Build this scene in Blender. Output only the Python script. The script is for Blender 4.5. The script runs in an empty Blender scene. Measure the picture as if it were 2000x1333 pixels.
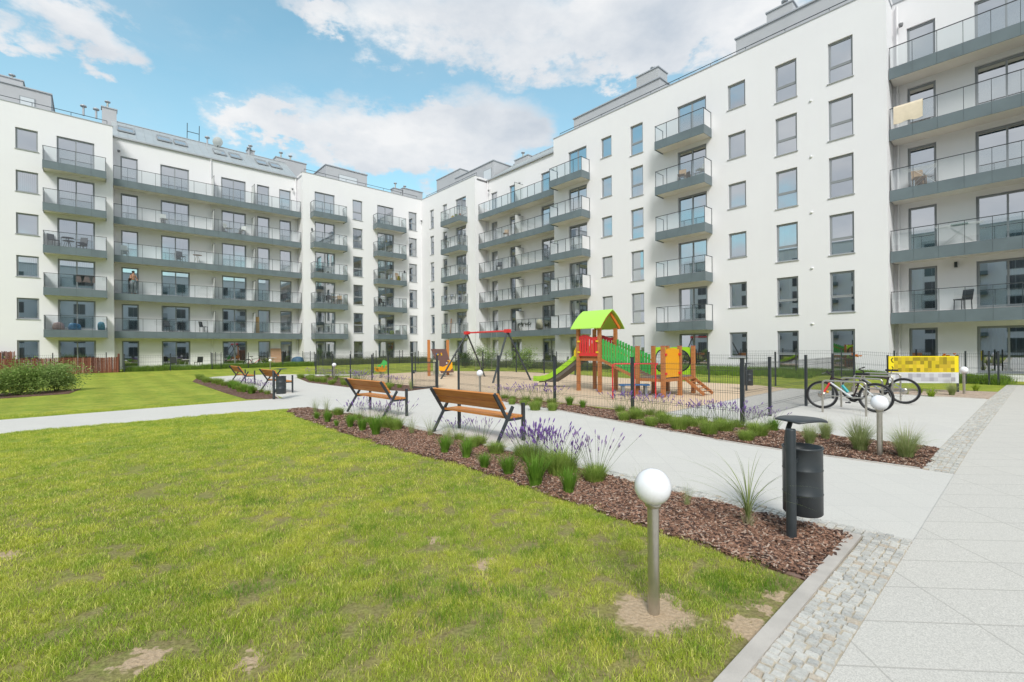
import bpy, math, random
import numpy as np
from mathutils import Vector, Matrix, Euler, noise as mnoise
R = math.radians
random.seed(7)
scene = bpy.context.scene
C = scene.collection

# ------------------------------------------------------------------ camera, sky, sun, exposure
H = 1.6
cam = bpy.data.cameras.new('camera'); co = bpy.data.objects.new('camera', cam); C.objects.link(co)
cam.sensor_width = 36; cam.lens = 36*900/2000.; cam.shift_y = 12.7/2000
cam.clip_start = .05; cam.clip_end = 2000
co.location = (0, 0, H); co.rotation_euler = (Matrix.Rotation(R(90), 3, 'X') @ Matrix.Rotation(-.0083, 3, 'Z')).to_euler()
scene.camera = co
scene.view_settings.view_transform = 'Standard'; scene.view_settings.look = 'None'
scene.view_settings.gamma = 1; scene.view_settings.exposure = 0.45

SUN_AZ = R(179)      # compass direction the sun stands in, clockwise from +Y
SUN_EL = R(43)
w = bpy.data.worlds.new('World'); scene.world = w; w.use_nodes = True
nt = w.node_tree; nt.nodes.clear()
def N(nt, t, **k):
    n = nt.nodes.new(t)
    for a_, b_ in k.items(): setattr(n, a_, b_)
    return n
def LK(nt, a_, b_): nt.links.new(a_, b_)
def MATH(nt, op, a_, b_=None, c_=None, clamp=False):
    n = nt.nodes.new('ShaderNodeMath'); n.operation = op; n.use_clamp = clamp
    for i, v in enumerate((a_, b_, c_)):
        if v is None: continue
        if isinstance(v, (int, float)): n.inputs[i].default_value = v
        else: nt.links.new(v, n.inputs[i])
    return n.outputs[0]
def MIXC(nt, fac, a_, b_):
    n = nt.nodes.new('ShaderNodeMix'); n.data_type = 'RGBA'
    for s, v in ((n.inputs[0], fac), (n.inputs[6], a_), (n.inputs[7], b_)):
        if isinstance(v, (int, float)): s.default_value = v
        elif isinstance(v, tuple): s.default_value = (*v, 1) if len(v) == 3 else v
        else: nt.links.new(v, s)
    return n.outputs[2]
def build_sky():
    out = N(nt, 'ShaderNodeOutputWorld'); bg = N(nt, 'ShaderNodeBackground'); LK(nt, bg.outputs[0], out.inputs[0])
    sky = N(nt, 'ShaderNodeTexSky', sky_type='NISHITA', sun_disc=False, sun_elevation=SUN_EL, sun_rotation=SUN_AZ)
    sky.air_density = 1.0; sky.dust_density = 1.2; sky.ozone_density = 1.5
    vm = N(nt, 'ShaderNodeVectorMath', operation='MULTIPLY'); LK(nt, sky.outputs[0], vm.inputs[0]); vm.inputs[1].default_value = (.155, .200, .160)
    tc = N(nt, 'ShaderNodeTexCoord'); sp = N(nt, 'ShaderNodeSeparateXYZ'); LK(nt, tc.outputs['Generated'], sp.inputs[0])
    n1 = N(nt, 'ShaderNodeTexNoise'); n1.inputs['Scale'].default_value = 4.5; n1.inputs['Detail'].default_value = 9; n1.inputs['Roughness'].default_value = .58
    n2 = N(nt, 'ShaderNodeTexNoise'); n2.inputs['Scale'].default_value = 13; n2.inputs['Detail'].default_value = 8; n2.inputs['Roughness'].default_value = .6
    n3 = N(nt, 'ShaderNodeTexNoise'); n3.inputs['Scale'].default_value = 2.2; n3.inputs['Detail'].default_value = 5
    mp = N(nt, 'ShaderNodeMapping'); mp.inputs['Scale'].default_value = (1, 1, 1.9); mp.inputs['Location'].default_value = (3.1, 1.7, .4)
    LK(nt, tc.outputs['Generated'], mp.inputs[0])
    for n in (n1, n2, n3): LK(nt, mp.outputs[0], n.inputs['Vector'])
    az = MATH(nt, 'ARCTAN2', sp.outputs[0], sp.outputs[1]); el = MATH(nt, 'ARCSINE', sp.outputs[2])
    wob = MATH(nt, 'MULTIPLY', MATH(nt, 'SUBTRACT', n2.outputs[0], .5), .16)
    wob2 = MATH(nt, 'MULTIPLY', MATH(nt, 'SUBTRACT', n1.outputs[0], .5), .30)
    azd = MATH(nt, 'ADD', az, wob2); eld = MATH(nt, 'ADD', el, wob)
    def pix(px, py):
        u = px-1000; v = py-666.5; x = (u-.0083*v)/900; z = -((v+.0083*u)-12.7)/900
        return math.atan2(x, 1), math.atan2(z, math.hypot(x, 1))
    # (pixel centre, pixel half-size): where the clouds stand in the sky of the photograph
    blobs = [(780, 268, 290, 62, .85), (930, 240, 130, 70, .8), (540, 250, 110, 40, .7), (155, 70, 110, 62, .95), (960, 50, 370, 95, .8), (1380, 30, 330, 130, .95),
             (640, 45, 70, 40, .5), (900, 335, 260, 40, .45), (1120, 130, 260, 45, .5), (10, 60, 30, 30, .6), (560, 0, 90, 30, .4), (700, 310, 240, 30, .4)]
    tot = None
    for px, py, rx, ry, wgt in blobs:
        a0, e0 = pix(px, py); a1, _ = pix(px+rx, py); _, e1 = pix(px, py-ry)
        dx = MATH(nt, 'DIVIDE', MATH(nt, 'SUBTRACT', azd, a0), abs(a1-a0)); dy = MATH(nt, 'DIVIDE', MATH(nt, 'SUBTRACT', eld, e0), abs(e1-e0))
        d = MATH(nt, 'ADD', MATH(nt, 'MULTIPLY', dx, dx), MATH(nt, 'MULTIPLY', dy, dy))
        f = MATH(nt, 'MULTIPLY', MATH(nt, 'SUBTRACT', 1.25, d, clamp=False), wgt); f = MATH(nt, 'MAXIMUM', f, 0)
        tot = f if tot is None else MATH(nt, 'ADD', tot, f)
    # the rest of the sky, to the right and behind the viewer: broken bright cloud
    behind = MATH(nt, 'MULTIPLY', MATH(nt, 'SUBTRACT', MATH(nt, 'ABSOLUTE', MATH(nt, 'ADD', az, .1)), .95), 2.2, clamp=True)
    behind = MATH(nt, 'MULTIPLY', behind, MATH(nt, 'MULTIPLY_ADD', n3.outputs[0], 5, -1.7, clamp=True))
    top = MATH(nt, 'MULTIPLY', MATH(nt, 'SUBTRACT', el, .75), 2.5, clamp=True)
    tot = MATH(nt, 'ADD', tot, MATH(nt, 'ADD', behind, MATH(nt, 'MULTIPLY', top, n1.outputs[0])))
    thr = MATH(nt, 'ADD', MATH(nt, 'MULTIPLY', tot, 1.0), MATH(nt, 'MULTIPLY', MATH(nt, 'SUBTRACT', n2.outputs[0], .5), 1.1))
    mr = N(nt, 'ShaderNodeMapRange', interpolation_type='SMOOTHERSTEP'); LK(nt, thr, mr.inputs[0]); mr.inputs[1].default_value = -.02; mr.inputs[2].default_value = 1.0
    shade = MATH(nt, 'MULTIPLY_ADD', MATH(nt, 'SUBTRACT', n1.outputs[0], .5), 2.6, .62, clamp=True)
    lift = MATH(nt, 'MULTIPLY_ADD', n2.outputs[0], .5, -.2)
    shade = MATH(nt, 'ADD', shade, lift, clamp=True)
    cloud = MIXC(nt, shade, (.375, .42, .475), (.60, .61, .62))
    cmb = N(nt, 'ShaderNodeCombineXYZ')
    haze = MATH(nt, 'SUBTRACT', 1, MATH(nt, 'MULTIPLY', el, 2.2), clamp=True)
    base = MIXC(nt, MATH(nt, 'MULTIPLY', haze, .55), vm.outputs[0], (.36, .48, .55))
    thin = MATH(nt, 'MULTIPLY', MATH(nt, 'MULTIPLY_ADD', n3.outputs[0], 2.2, -.85, clamp=True), .35)
    base = MIXC(nt, thin, base, (.45, .52, .58))
    final = MIXC(nt, mr.outputs[0], base, cloud)
    LK(nt, final, bg.inputs[0]); bg.inputs[1].default_value = 1.1
build_sky()
sl = bpy.data.lights.new('sun', 'SUN'); sl.energy = 2.0; sl.angle = R(17); sl.color = (1, .975, .945)
so = bpy.data.objects.new('sun', sl); C.objects.link(so)
sd = Vector((math.sin(SUN_AZ)*math.cos(SUN_EL), math.cos(SUN_AZ)*math.cos(SUN_EL), math.sin(SUN_EL)))
so.rotation_euler = sd.to_track_quat('Z', 'Y').to_euler(); so.location = sd*60

# ------------------------------------------------------------------ coordinates
# the courtyard has its own frame: A runs along the right wing, B along the left wing, (0,0) is the inner corner of the two wings
C0 = (-10., 51.5); AX = (.6717, -.7408); BX = (-.7408, -.6717)
RA = math.atan2(AX[1], AX[0])            # local x = A, local y = -B
def W(A, B, z=0): return Vector((C0[0]+AX[0]*A+BX[0]*B, C0[1]+AX[1]*A+BX[1]*B, z))
def toAB(x, y):
    dx = x-C0[0]; dy = y-C0[1]; return dx*AX[0]+dy*AX[1], dx*BX[0]+dy*BX[1]
def G(px, py, z=0.):
    u = px-1000; v = py-666.5; x = (u-.0083*v)/900; q = -((v+.0083*u)-12.7)/900
    Y = (z-H)/q; return Vector((x*Y, Y, z))
def sstep(t): t = min(1, max(0, t)); return t*t*(3-2*t)
def hgt(A, B):
    l = sstep((11-A)/7.); r = sstep((4.8-B)/3.5)*sstep((41.5-A)/1.5)
    return .17*max(l, r)

# ------------------------------------------------------------------ materials
MATS = {}
def pr(name, col, rough=.6, metal=0, spec=.5, var=0, vscale=6, bump=0, bscale=40, trans=0, coat=0, emis=None, alpha=None, dirt=None):
    if name in MATS: return MATS[name]
    m = bpy.data.materials.new(name); m.use_nodes = True; nt = m.node_tree; b = nt.nodes['Principled BSDF']
    b.inputs['Base Color'].default_value = (*col, 1); b.inputs['Roughness'].default_value = rough; b.inputs['Metallic'].default_value = metal
    b.inputs['Specular IOR Level'].default_value = spec
    if coat: b.inputs['Coat Weight'].default_value = coat
    if emis: b.inputs['Emission Color'].default_value = (*emis[:3], 1); b.inputs['Emission Strength'].default_value = emis[3]
    ge = N(nt, 'ShaderNodeNewGeometry')
    if var:
        n = N(nt, 'ShaderNodeTexNoise'); n.inputs['Scale'].default_value = vscale; n.inputs['Detail'].default_value = 6; LK(nt, ge.outputs['Position'], n.inputs['Vector'])
        f = MATH(nt, 'MULTIPLY_ADD', n.outputs[0], 2.4, -.7, clamp=True)
        c1 = tuple(max(0, c*(1-var)) for c in col); c2 = tuple(min(1, c*(1+var)) for c in col)
        LK(nt, MIXC(nt, f, c1, c2), b.inputs['Base Color'])
    if bump:
        n = N(nt, 'ShaderNodeTexNoise'); n.inputs['Scale'].default_value = bscale; n.inputs['Detail'].default_value = 5; LK(nt, ge.outputs['Position'], n.inputs['Vector'])
        bp = N(nt, 'ShaderNodeBump'); bp.inputs['Strength'].default_value = bump; bp.inputs['Distance'].default_value = .02; LK(nt, n.outputs[0], bp.inputs['Height']); LK(nt, bp.outputs[0], b.inputs['Normal'])
    MATS[name] = m; return m

def leafmat(name, c1, c2, trans=.35, rough=.6, scale=9):
    if name in MATS: return MATS[name]
    m = bpy.data.materials.new(name); m.use_nodes = True; nt = m.node_tree; b = nt.nodes['Principled BSDF']; out = nt.nodes['Material Output']
    ge = N(nt, 'ShaderNodeNewGeometry'); n = N(nt, 'ShaderNodeTexNoise'); n.inputs['Scale'].default_value = scale; n.inputs['Detail'].default_value = 3; LK(nt, ge.outputs['Position'], n.inputs['Vector'])
    f = MATH(nt, 'MULTIPLY_ADD', n.outputs[0], 1.4, MATH(nt, 'MULTIPLY_ADD', ge.outputs['Random Per Island'], .7, -.55), clamp=True)
    c = MIXC(nt, f, c1, c2); LK(nt, c, b.inputs['Base Color']); b.inputs['Roughness'].default_value = rough; b.inputs['Specular IOR Level'].default_value = .25
    t = N(nt, 'ShaderNodeBsdfTranslucent'); LK(nt, c, t.inputs[0]); mx = N(nt, 'ShaderNodeMixShader'); mx.inputs[0].default_value = trans
    LK(nt, b.outputs[0], mx.inputs[1]); LK(nt, t.outputs[0], mx.inputs[2]); LK(nt, mx.outputs[0], out.inputs[0])
    MATS[name] = m; return m

def lawn_color(nt, vec):
    """living colour of the lawn by place: yellow-green, deeper green patches, dry and bare spots"""
    def noise(s, d=4, r=.5):
        n = N(nt, 'ShaderNodeTexNoise'); n.inputs['Scale'].default_value = s; n.inputs['Detail'].default_value = d; n.inputs['Roughness'].default_value = r
        LK(nt, vec, n.inputs['Vector']); return n.outputs[0]
    a_ = noise(.55, 5, .6); b_ = noise(2.6, 5, .6); c_ = noise(11, 3, .6)
    f = MATH(nt, 'MULTIPLY_ADD', a_, 2.6, -.95, clamp=True); g = MATH(nt, 'MULTIPLY_ADD', b_, 4.5, -1.9, clamp=True)
    c = MIXC(nt, f, (.235, .295, .030), (.430, .425, .065))
    c = MIXC(nt, MATH(nt, 'MULTIPLY', g, .68), c, (.125, .235, .022))
    h = MATH(nt, 'MULTIPLY_ADD', c_, 3, -1.2, clamp=True)
    c = MIXC(nt, MATH(nt, 'MULTIPLY', h, .35), c, (.47, .46, .16))
    d_ = noise(4.3, 6, .65); e_ = noise(.9, 3, .5)
    dry = MATH(nt, 'MULTIPLY', MATH(nt, 'MULTIPLY_ADD', d_, 7, -4.25, clamp=True), MATH(nt, 'MULTIPLY_ADD', e_, 3, -1.0, clamp=True))
    c = MIXC(nt, MATH(nt, 'MULTIPLY', dry, .8), c, (.40, .30, .13))
    return c, b_, c_
def blade_material():
    m = bpy.data.materials.new('grass_blade'); m.use_nodes = True; nt = m.node_tree; b = nt.nodes['Principled BSDF']; out = nt.nodes['Material Output']
    ge = N(nt, 'ShaderNodeNewGeometry'); c, _, _ = lawn_color(nt, ge.outputs['Position'])
    c = MIXC(nt, MATH(nt, 'MULTIPLY', MATH(nt, 'GREATER_THAN', ge.outputs['Random Per Island'], .86), .7), c, (.50, .44, .17))
    v = N(nt, 'ShaderNodeHueSaturation'); LK(nt, c, v.inputs['Color']); LK(nt, MATH(nt, 'MULTIPLY_ADD', ge.outputs['Random Per Island'], .95, 1.3), v.inputs['Value'])
    LK(nt, v.outputs[0], b.inputs['Base Color']); b.inputs['Roughness'].default_value = .55; b.inputs['Specular IOR Level'].default_value = .25
    t = N(nt, 'ShaderNodeBsdfTranslucent'); LK(nt, v.outputs[0], t.inputs[0]); mx = N(nt, 'ShaderNodeMixShader'); mx.inputs[0].default_value = .45
    LK(nt, b.outputs[0], mx.inputs[1]); LK(nt, t.outputs[0], mx.inputs[2]); LK(nt, mx.outputs[0], out.inputs[0])
    return m
BARE = [(.84, 2.77, .22), (-.22, 3.43, .085), (-4.0, 3.62, .10), (-1.92, 2.38, .09), (-.62, 3.85, .07), (1.32, 2.60, .12), (-1.35, 2.38, .06), (1.66, 2.95, .06), (1.50, 2.78, .05), (-3.3, 2.7, .06)]
def lawn_material():
    m = bpy.data.materials.new('lawn_turf'); m.use_nodes = True; nt = m.node_tree; b = nt.nodes['Principled BSDF']
    ge = N(nt, 'ShaderNodeNewGeometry'); P = ge.outputs['Position']; c, nb, nc = lawn_color(nt, P)
    vm = N(nt, 'ShaderNodeVectorMath', operation='LENGTH'); LK(nt, P, vm.inputs[0])
    # mowing stripes run along the lawn
    far = MATH(nt, 'MULTIPLY_ADD', vm.outputs['Value'], .1, -.7, clamp=True)
    sx = N(nt, 'ShaderNodeVectorMath', operation='DOT_PRODUCT'); LK(nt, P, sx.inputs[0]); sx.inputs[1].default_value = (BX[0], BX[1], 0)
    st = MATH(nt, 'SINE', MATH(nt, 'MULTIPLY', sx.outputs['Value'], 6.28/1.1)); st = MATH(nt, 'MULTIPLY_ADD', st, .06, 1.0)
    hv = N(nt, 'ShaderNodeHueSaturation'); LK(nt, c, hv.inputs['Color']); LK(nt, st, hv.inputs['Value'])
    fn = N(nt, 'ShaderNodeTexNoise'); fn.inputs['Scale'].default_value = 42; fn.inputs['Detail'].default_value = 8; fn.inputs['Roughness'].default_value = .75; LK(nt, P, fn.inputs['Vector'])
    fh = N(nt, 'ShaderNodeHueSaturation'); LK(nt, hv.outputs[0], fh.inputs['Color']); LK(nt, MATH(nt, 'MULTIPLY_ADD', fn.outputs[0], 2.2, -.1), fh.inputs['Value']); c = fh.outputs[0]
    soil = MIXC(nt, nc, (.13, .085, .05), (.36, .27, .17))
    tot = None
    wb = N(nt, 'ShaderNodeTexNoise'); wb.inputs['Scale'].default_value = 14; wb.inputs['Detail'].default_value = 4; LK(nt, P, wb.inputs['Vector'])
    for x, y, r in BARE:
        d = N(nt, 'ShaderNodeVectorMath', operation='DISTANCE'); LK(nt, P, d.inputs[0]); d.inputs[1].default_value = (x, y, 0)
        f = MATH(nt, 'SUBTRACT', 1.15, MATH(nt, 'DIVIDE', MATH(nt, 'ADD', d.outputs['Value'], MATH(nt, 'MULTIPLY', MATH(nt, 'SUBTRACT', wb.outputs[0], .5), .35)), r))
        f = MATH(nt, 'MULTIPLY', f, 4, clamp=True)
        tot = f if tot is None else MATH(nt, 'MAXIMUM', tot, f)
    near = MATH(nt, 'MULTIPLY_ADD', vm.outputs['Value'], -.17, 2.0, clamp=True)
    thatch = MATH(nt, 'MULTIPLY', MATH(nt, 'MULTIPLY_ADD', wb.outputs[0], 1.2, .15, clamp=True), MATH(nt, 'MULTIPLY', near, .95))
    c = MIXC(nt, thatch, c, MIXC(nt, MATH(nt, 'MULTIPLY_ADD', fn.outputs[0], 2.5, -.75, clamp=True), (.13, .10, .045), (.34, .27, .15)))
    c = MIXC(nt, tot, c, MIXC(nt, MATH(nt, 'MULTIPLY_ADD', fn.outputs[0], 2.2, -.6, clamp=True), (.33, .235, .145), (.60, .46, .32)))
    LK(nt, c, b.inputs['Base Color']); b.inputs['Roughness'].default_value = .9; b.inputs['Specular IOR Level'].default_value = .1
    bn = N(nt, 'ShaderNodeTexNoise'); bn.inputs['Scale'].default_value = 45; bn.inputs['Detail'].default_value = 8; LK(nt, P, bn.inputs['Vector'])
    bp = N(nt, 'ShaderNodeBump'); bp.inputs['Strength'].default_value = .5; bp.inputs['Distance'].default_value = .03; LK(nt, bn.outputs[0], bp.inputs['Height']); LK(nt, bp.outputs[0], b.inputs['Normal'])
    return m
def slab_material(name, rot, bw, bh, col, joint=(.30, .28, .25), msize=.006, speck=.16):
    m = bpy.data.materials.new(name); m.use_nodes = True; nt = m.node_tree; b = nt.nodes['Principled BSDF']
    ge = N(nt, 'ShaderNodeNewGeometry'); P = ge.outputs['Position']
    mp = N(nt, 'ShaderNodeMapping', vector_type='TEXTURE'); mp.inputs['Rotation'].default_value = (0, 0, rot); LK(nt, P, mp.inputs[0])
    br = N(nt, 'ShaderNodeTexBrick'); br.offset = 0; br.inputs['Scale'].default_value = 1; br.inputs['Brick Width'].default_value = bw; br.inputs['Row Height'].default_value = bh
    br.inputs['Mortar Size'].default_value = msize; br.inputs['Mortar Smooth'].default_value = .3
    br.inputs['Color1'].default_value = (.985, .985, .985, 1); br.inputs['Color2'].default_value = (1.02, 1.02, 1.015, 1); br.inputs['Mortar'].default_value = (1, 1, 1, 1)
    LK(nt, mp.outputs[0], br.inputs['Vector'])
    n = N(nt, 'ShaderNodeTexNoise'); n.inputs['Scale'].default_value = 170; n.inputs['Detail'].default_value = 2; LK(nt, P, n.inputs['Vector'])
    n2 = N(nt, 'ShaderNodeTexNoise'); n2.inputs['Scale'].default_value = .9; n2.inputs['Detail'].default_value = 7; n2.inputs['Roughness'].default_value = .65; LK(nt, P, n2.inputs['Vector'])
    sp = MATH(nt, 'MULTIPLY_ADD', n.outputs[0], 4, -1.5, clamp=True)
    base = MIXC(nt, sp, tuple(c*(1-speck*1.6) for c in col), tuple(c*(1+speck*.55) for c in col))
    base = MIXC(nt, MATH(nt, 'MULTIPLY_ADD', n2.outputs[0], 1.5, -.5, clamp=True), base, tuple(c*.92 for c in col))
    vm = N(nt, 'ShaderNodeVectorMath', operation='MULTIPLY'); LK(nt, base, vm.inputs[0]); LK(nt, br.outputs['Color'], vm.inputs[1])
    c = MIXC(nt, MATH(nt, 'MULTIPLY', br.outputs['Fac'], .45), vm.outputs[0], joint)
    LK(nt, c, b.inputs['Base Color']); b.inputs['Roughness'].default_value = .85; b.inputs['Specular IOR Level'].default_value = .25
    bp = N(nt, 'ShaderNodeBump'); bp.inputs['Strength'].default_value = .35; bp.inputs['Distance'].default_value = .004
    LK(nt, MATH(nt, 'SUBTRACT', MATH(nt, 'MULTIPLY', n.outputs[0], .3), br.outputs['Fac']), bp.inputs['Height']); LK(nt, bp.outputs[0], b.inputs['Normal'])
    return m
def grain_material(name, c1, c2, c3, scale, bump=.6, rough=.9):
    m = bpy.data.materials.new(name); m.use_nodes = True; nt = m.node_tree; b = nt.nodes['Principled BSDF']
    ge = N(nt, 'ShaderNodeNewGeometry'); P = ge.outputs['Position']
    v = N(nt, 'ShaderNodeTexVoronoi'); v.inputs['Scale'].default_value = scale; LK(nt, P, v.inputs['Vector'])
    n = N(nt, 'ShaderNodeTexNoise'); n.inputs['Scale'].default_value = 1.1; n.inputs['Detail'].default_value = 7; LK(nt, P, n.inputs['Vector'])
    s = N(nt, 'ShaderNodeSeparateColor'); LK(nt, v.outputs['Color'], s.inputs[0])
    c = MIXC(nt, s.outputs[0], c1, c2); c = MIXC(nt, MATH(nt, 'MULTIPLY', MATH(nt, 'GREATER_THAN', s.outputs[1], .7), .8), c, c3)
    c = MIXC(nt, MATH(nt, 'MULTIPLY_ADD', n.outputs[0], 2, -.8, clamp=True), c, MIXC(nt, .5, c1, c2))
    LK(nt, c, b.inputs['Base Color']); b.inputs['Roughness'].default_value = rough; b.inputs['Specular IOR Level'].default_value = .2
    bp = N(nt, 'ShaderNodeBump'); bp.inputs['Strength'].default_value = bump; bp.inputs['Distance'].default_value = .01; LK(nt, v.outputs['Distance'], bp.inputs['Height']); LK(nt, bp.outputs[0], b.inputs['Normal'])
    return m
def glass_material(name, tint, base_f, ior, rough=.01, refl=(1, 1, 1)):
    m = bpy.data.materials.new(name); m.use_nodes = True; nt = m.node_tree; nt.nodes.clear()
    out = N(nt, 'ShaderNodeOutputMaterial'); tr = N(nt, 'ShaderNodeBsdfTransparent'); tr.inputs[0].default_value = (*tint, 1)
    gl = N(nt, 'ShaderNodeBsdfGlossy'); gl.inputs['Roughness'].default_value = rough; gl.inputs[0].default_value = (*refl, 1)
    fr = N(nt, 'ShaderNodeFresnel'); fr.inputs[0].default_value = ior
    f = MATH(nt, 'ADD', fr.outputs[0], base_f, clamp=True); mx = N(nt, 'ShaderNodeMixShader')
    LK(nt, f, mx.inputs[0]); LK(nt, tr.outputs[0], mx.inputs[1]); LK(nt, gl.outputs[0], mx.inputs[2]); LK(nt, mx.outputs[0], out.inputs[0])
    return m
def wood_material(name, c1, c2):
    m = bpy.data.materials.new(name); m.use_nodes = True; nt = m.node_tree; b = nt.nodes['Principled BSDF']
    tc = N(nt, 'ShaderNodeTexCoord'); mp = N(nt, 'ShaderNodeMapping'); mp.inputs['Scale'].default_value = (1.5, 30, 30); LK(nt, tc.outputs['Object'], mp.inputs[0])
    n = N(nt, 'ShaderNodeTexNoise'); n.inputs['Scale'].default_value = 1; n.inputs['Detail'].default_value = 6; LK(nt, mp.outputs[0], n.inputs['Vector'])
    LK(nt, MIXC(nt, MATH(nt, 'MULTIPLY_ADD', n.outputs[0], 2.5, -.75, clamp=True), c1, c2), b.inputs['Base Color']); b.inputs['Roughness'].default_value = .55
    return m
def plaster_material():
    m = bpy.data.materials.new('white_render'); m.use_nodes = True; nt = m.node_tree; b = nt.nodes['Principled BSDF']
    ge = N(nt, 'ShaderNodeNewGeometry'); P = ge.outputs['Position']
    n = N(nt, 'ShaderNodeTexNoise'); n.inputs['Scale'].default_value = .35; n.inputs['Detail'].default_value = 8; n.inputs['Roughness'].default_value = .6; LK(nt, P, n.inputs['Vector'])
    mp = N(nt, 'ShaderNodeMapping'); mp.inputs['Scale'].default_value = (5, 5, .35); LK(nt, P, mp.inputs[0])
    n2 = N(nt, 'ShaderNodeTexNoise'); n2.inputs['Scale'].default_value = 1; n2.inputs['Detail'].default_value = 5; LK(nt, mp.outputs[0], n2.inputs['Vector'])
    f = MATH(nt, 'MULTIPLY_ADD', n.outputs[0], 1.6, -.4, clamp=True); c = MIXC(nt, f, (.785, .765, .785), (.825, .81, .825))
    c = MIXC(nt, MATH(nt, 'MULTIPLY', MATH(nt, 'MULTIPLY_ADD', n2.outputs[0], 3, -1.6, clamp=True), .10), c, (.70, .67, .65))
    LK(nt, c, b.inputs['Base Color']); b.inputs['Roughness'].default_value = .9; b.inputs['Specular IOR Level'].default_value = .15
    n3 = N(nt, 'ShaderNodeTexNoise'); n3.inputs['Scale'].default_value = 60; LK(nt, P, n3.inputs['Vector'])
    bp = N(nt, 'ShaderNodeBump'); bp.inputs['Strength'].default_value = .15; bp.inputs['Distance'].default_value = .006; LK(nt, n3.outputs[0], bp.inputs['Height']); LK(nt, bp.outputs[0], b.inputs['Normal'])
    return m

M = {}
M['wall'] = plaster_material()
M['cream'] = pr('cream_render', (.78, .735, .69), .9, var=.05, vscale=1)
M['fascia'] = pr('grey_metal_fascia', (.140, .175, .190), .38, 0, .5, var=.10, vscale=1.3)
M['rail'] = pr('dark_grey_steel', (.07, .082, .09), .45, .3)
M['frame'] = pr('grey_window_frame', (.29, .305, .325), .45)
M['sill'] = pr('light_grey_sill', (.42, .43, .44), .4)
M['coping'] = pr('grey_coping_sheet', (.42, .43, .46), .45, .2)
M['attic'] = pr('grey_attic_cladding', (.46, .46, .48), .7, var=.04, vscale=.8)
M['zinc'] = pr('zinc_roof_sheet', (.47, .50, .51), .42, .35, var=.08, vscale=.8)
M['room'] = pr('room_plaster', (.55, .53, .50), .9)
M['glass'] = glass_material('window_glass', (.72, .76, .78), .56, 1.5, refl=(.90, .93, .97))
M['bglass'] = glass_material('balustrade_glass', (.80, .85, .85), .09, 1.4)
M['curtain'] = leafmat('white_curtain', (.72, .72, .70), (.80, .80, .78), .4, .9)
M['curtain_green'] = leafmat('pale_green_curtain', (.42, .55, .42), (.5, .62, .5), .4, .9)
M['blind_teal'] = pr('teal_blind', (.015, .19, .27), .8)
M['blind_blue'] = pr('blue_blind', (.01, .13, .27), .8)
M['blind_pink'] = pr('pink_blind', (.60, .20, .42), .8)
M['blind_grey'] = pr('grey_blind', (.62, .65, .68), .7)
M['dark'] = pr('dark_opening', (.02, .02, .022), .8)
M['post'] = pr('anthracite_coated_steel', (.035, .042, .048), .42, 0, .5, var=.12, vscale=9)
M['wire'] = pr('anthracite_fence_wire', (.045, .052, .058), .5)
M['steel'] = pr('brushed_stainless_steel', (.50, .47, .42), .32, .85, bump=.05, bscale=90, var=.08, vscale=20)
M['opal'] = pr('opal_white_globe', (.86, .86, .90), .18, 0, .6, coat=.5)
M['wood'] = wood_material('oiled_bench_timber', (.50, .175, .035), (.68, .28, .07))
M['pwood'] = wood_material('stained_play_timber', (.38, .14, .045), (.52, .21, .07))
M['lime'] = pr('lime_green_panel', (.40, .72, .03), .35)
M['limeroof'] = pr('lime_roof_panel', (.44, .76, .10), .4)
M['green'] = pr('green_panel', (.06, .44, .09), .4)
M['red'] = pr('red_panel', (.66, .035, .035), .4)
M['dred'] = pr('dark_red_panel', (.36, .02, .03), .4)
M['orange'] = pr('orange_panel', (.80, .36, .01), .4)
M['yellow'] = pr('yellow_fittings', (.78, .55, .02), .4)
M['blue'] = pr('blue_panel', (.04, .17, .42), .4)
M['brownboard'] = pr('brown_climbing_board', (.13, .065, .055), .6)
M['black'] = pr('black_rubber', (.014, .014, .015), .6)
M['whitep'] = pr('white_plastic', (.75, .75, .74), .4)
M['greyp'] = pr('grey_plastic', (.20, .20, .21), .5)
M['concrete'] = pr('concrete_kerb', (.50, .46, .42), .85, var=.12, vscale=5, bump=.2, bscale=120)
M['lawn'] = lawn_material(); M['blade'] = blade_material()
M['slab'] = slab_material('granite_aggregate_slabs', R(-4.5), .8, .4, (.63, .60, .555))
M['slab2'] = slab_material('pale_path_slabs', R(-4.5), .4, .4, (.65, .625, .585), joint=(.46, .45, .42), msize=.004, speck=.10)
M['mulch'] = grain_material('bark_mulch_base', (.07, .035, .025), (.17, .095, .07), (.27, .18, .145), 26)
M['sand'] = grain_material('beige_play_gravel', (.58, .43, .29), (.74, .58, .42), (.64, .50, .36), 38, .35)
M['gravel'] = grain_material('pinkish_gravel', (.42, .32, .25), (.56, .45, .37), (.30, .22, .17), 24)
M['sett_joint'] = pr('sandy_joint', (.46, .40, .31), .95, var=.2, vscale=20)

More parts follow.
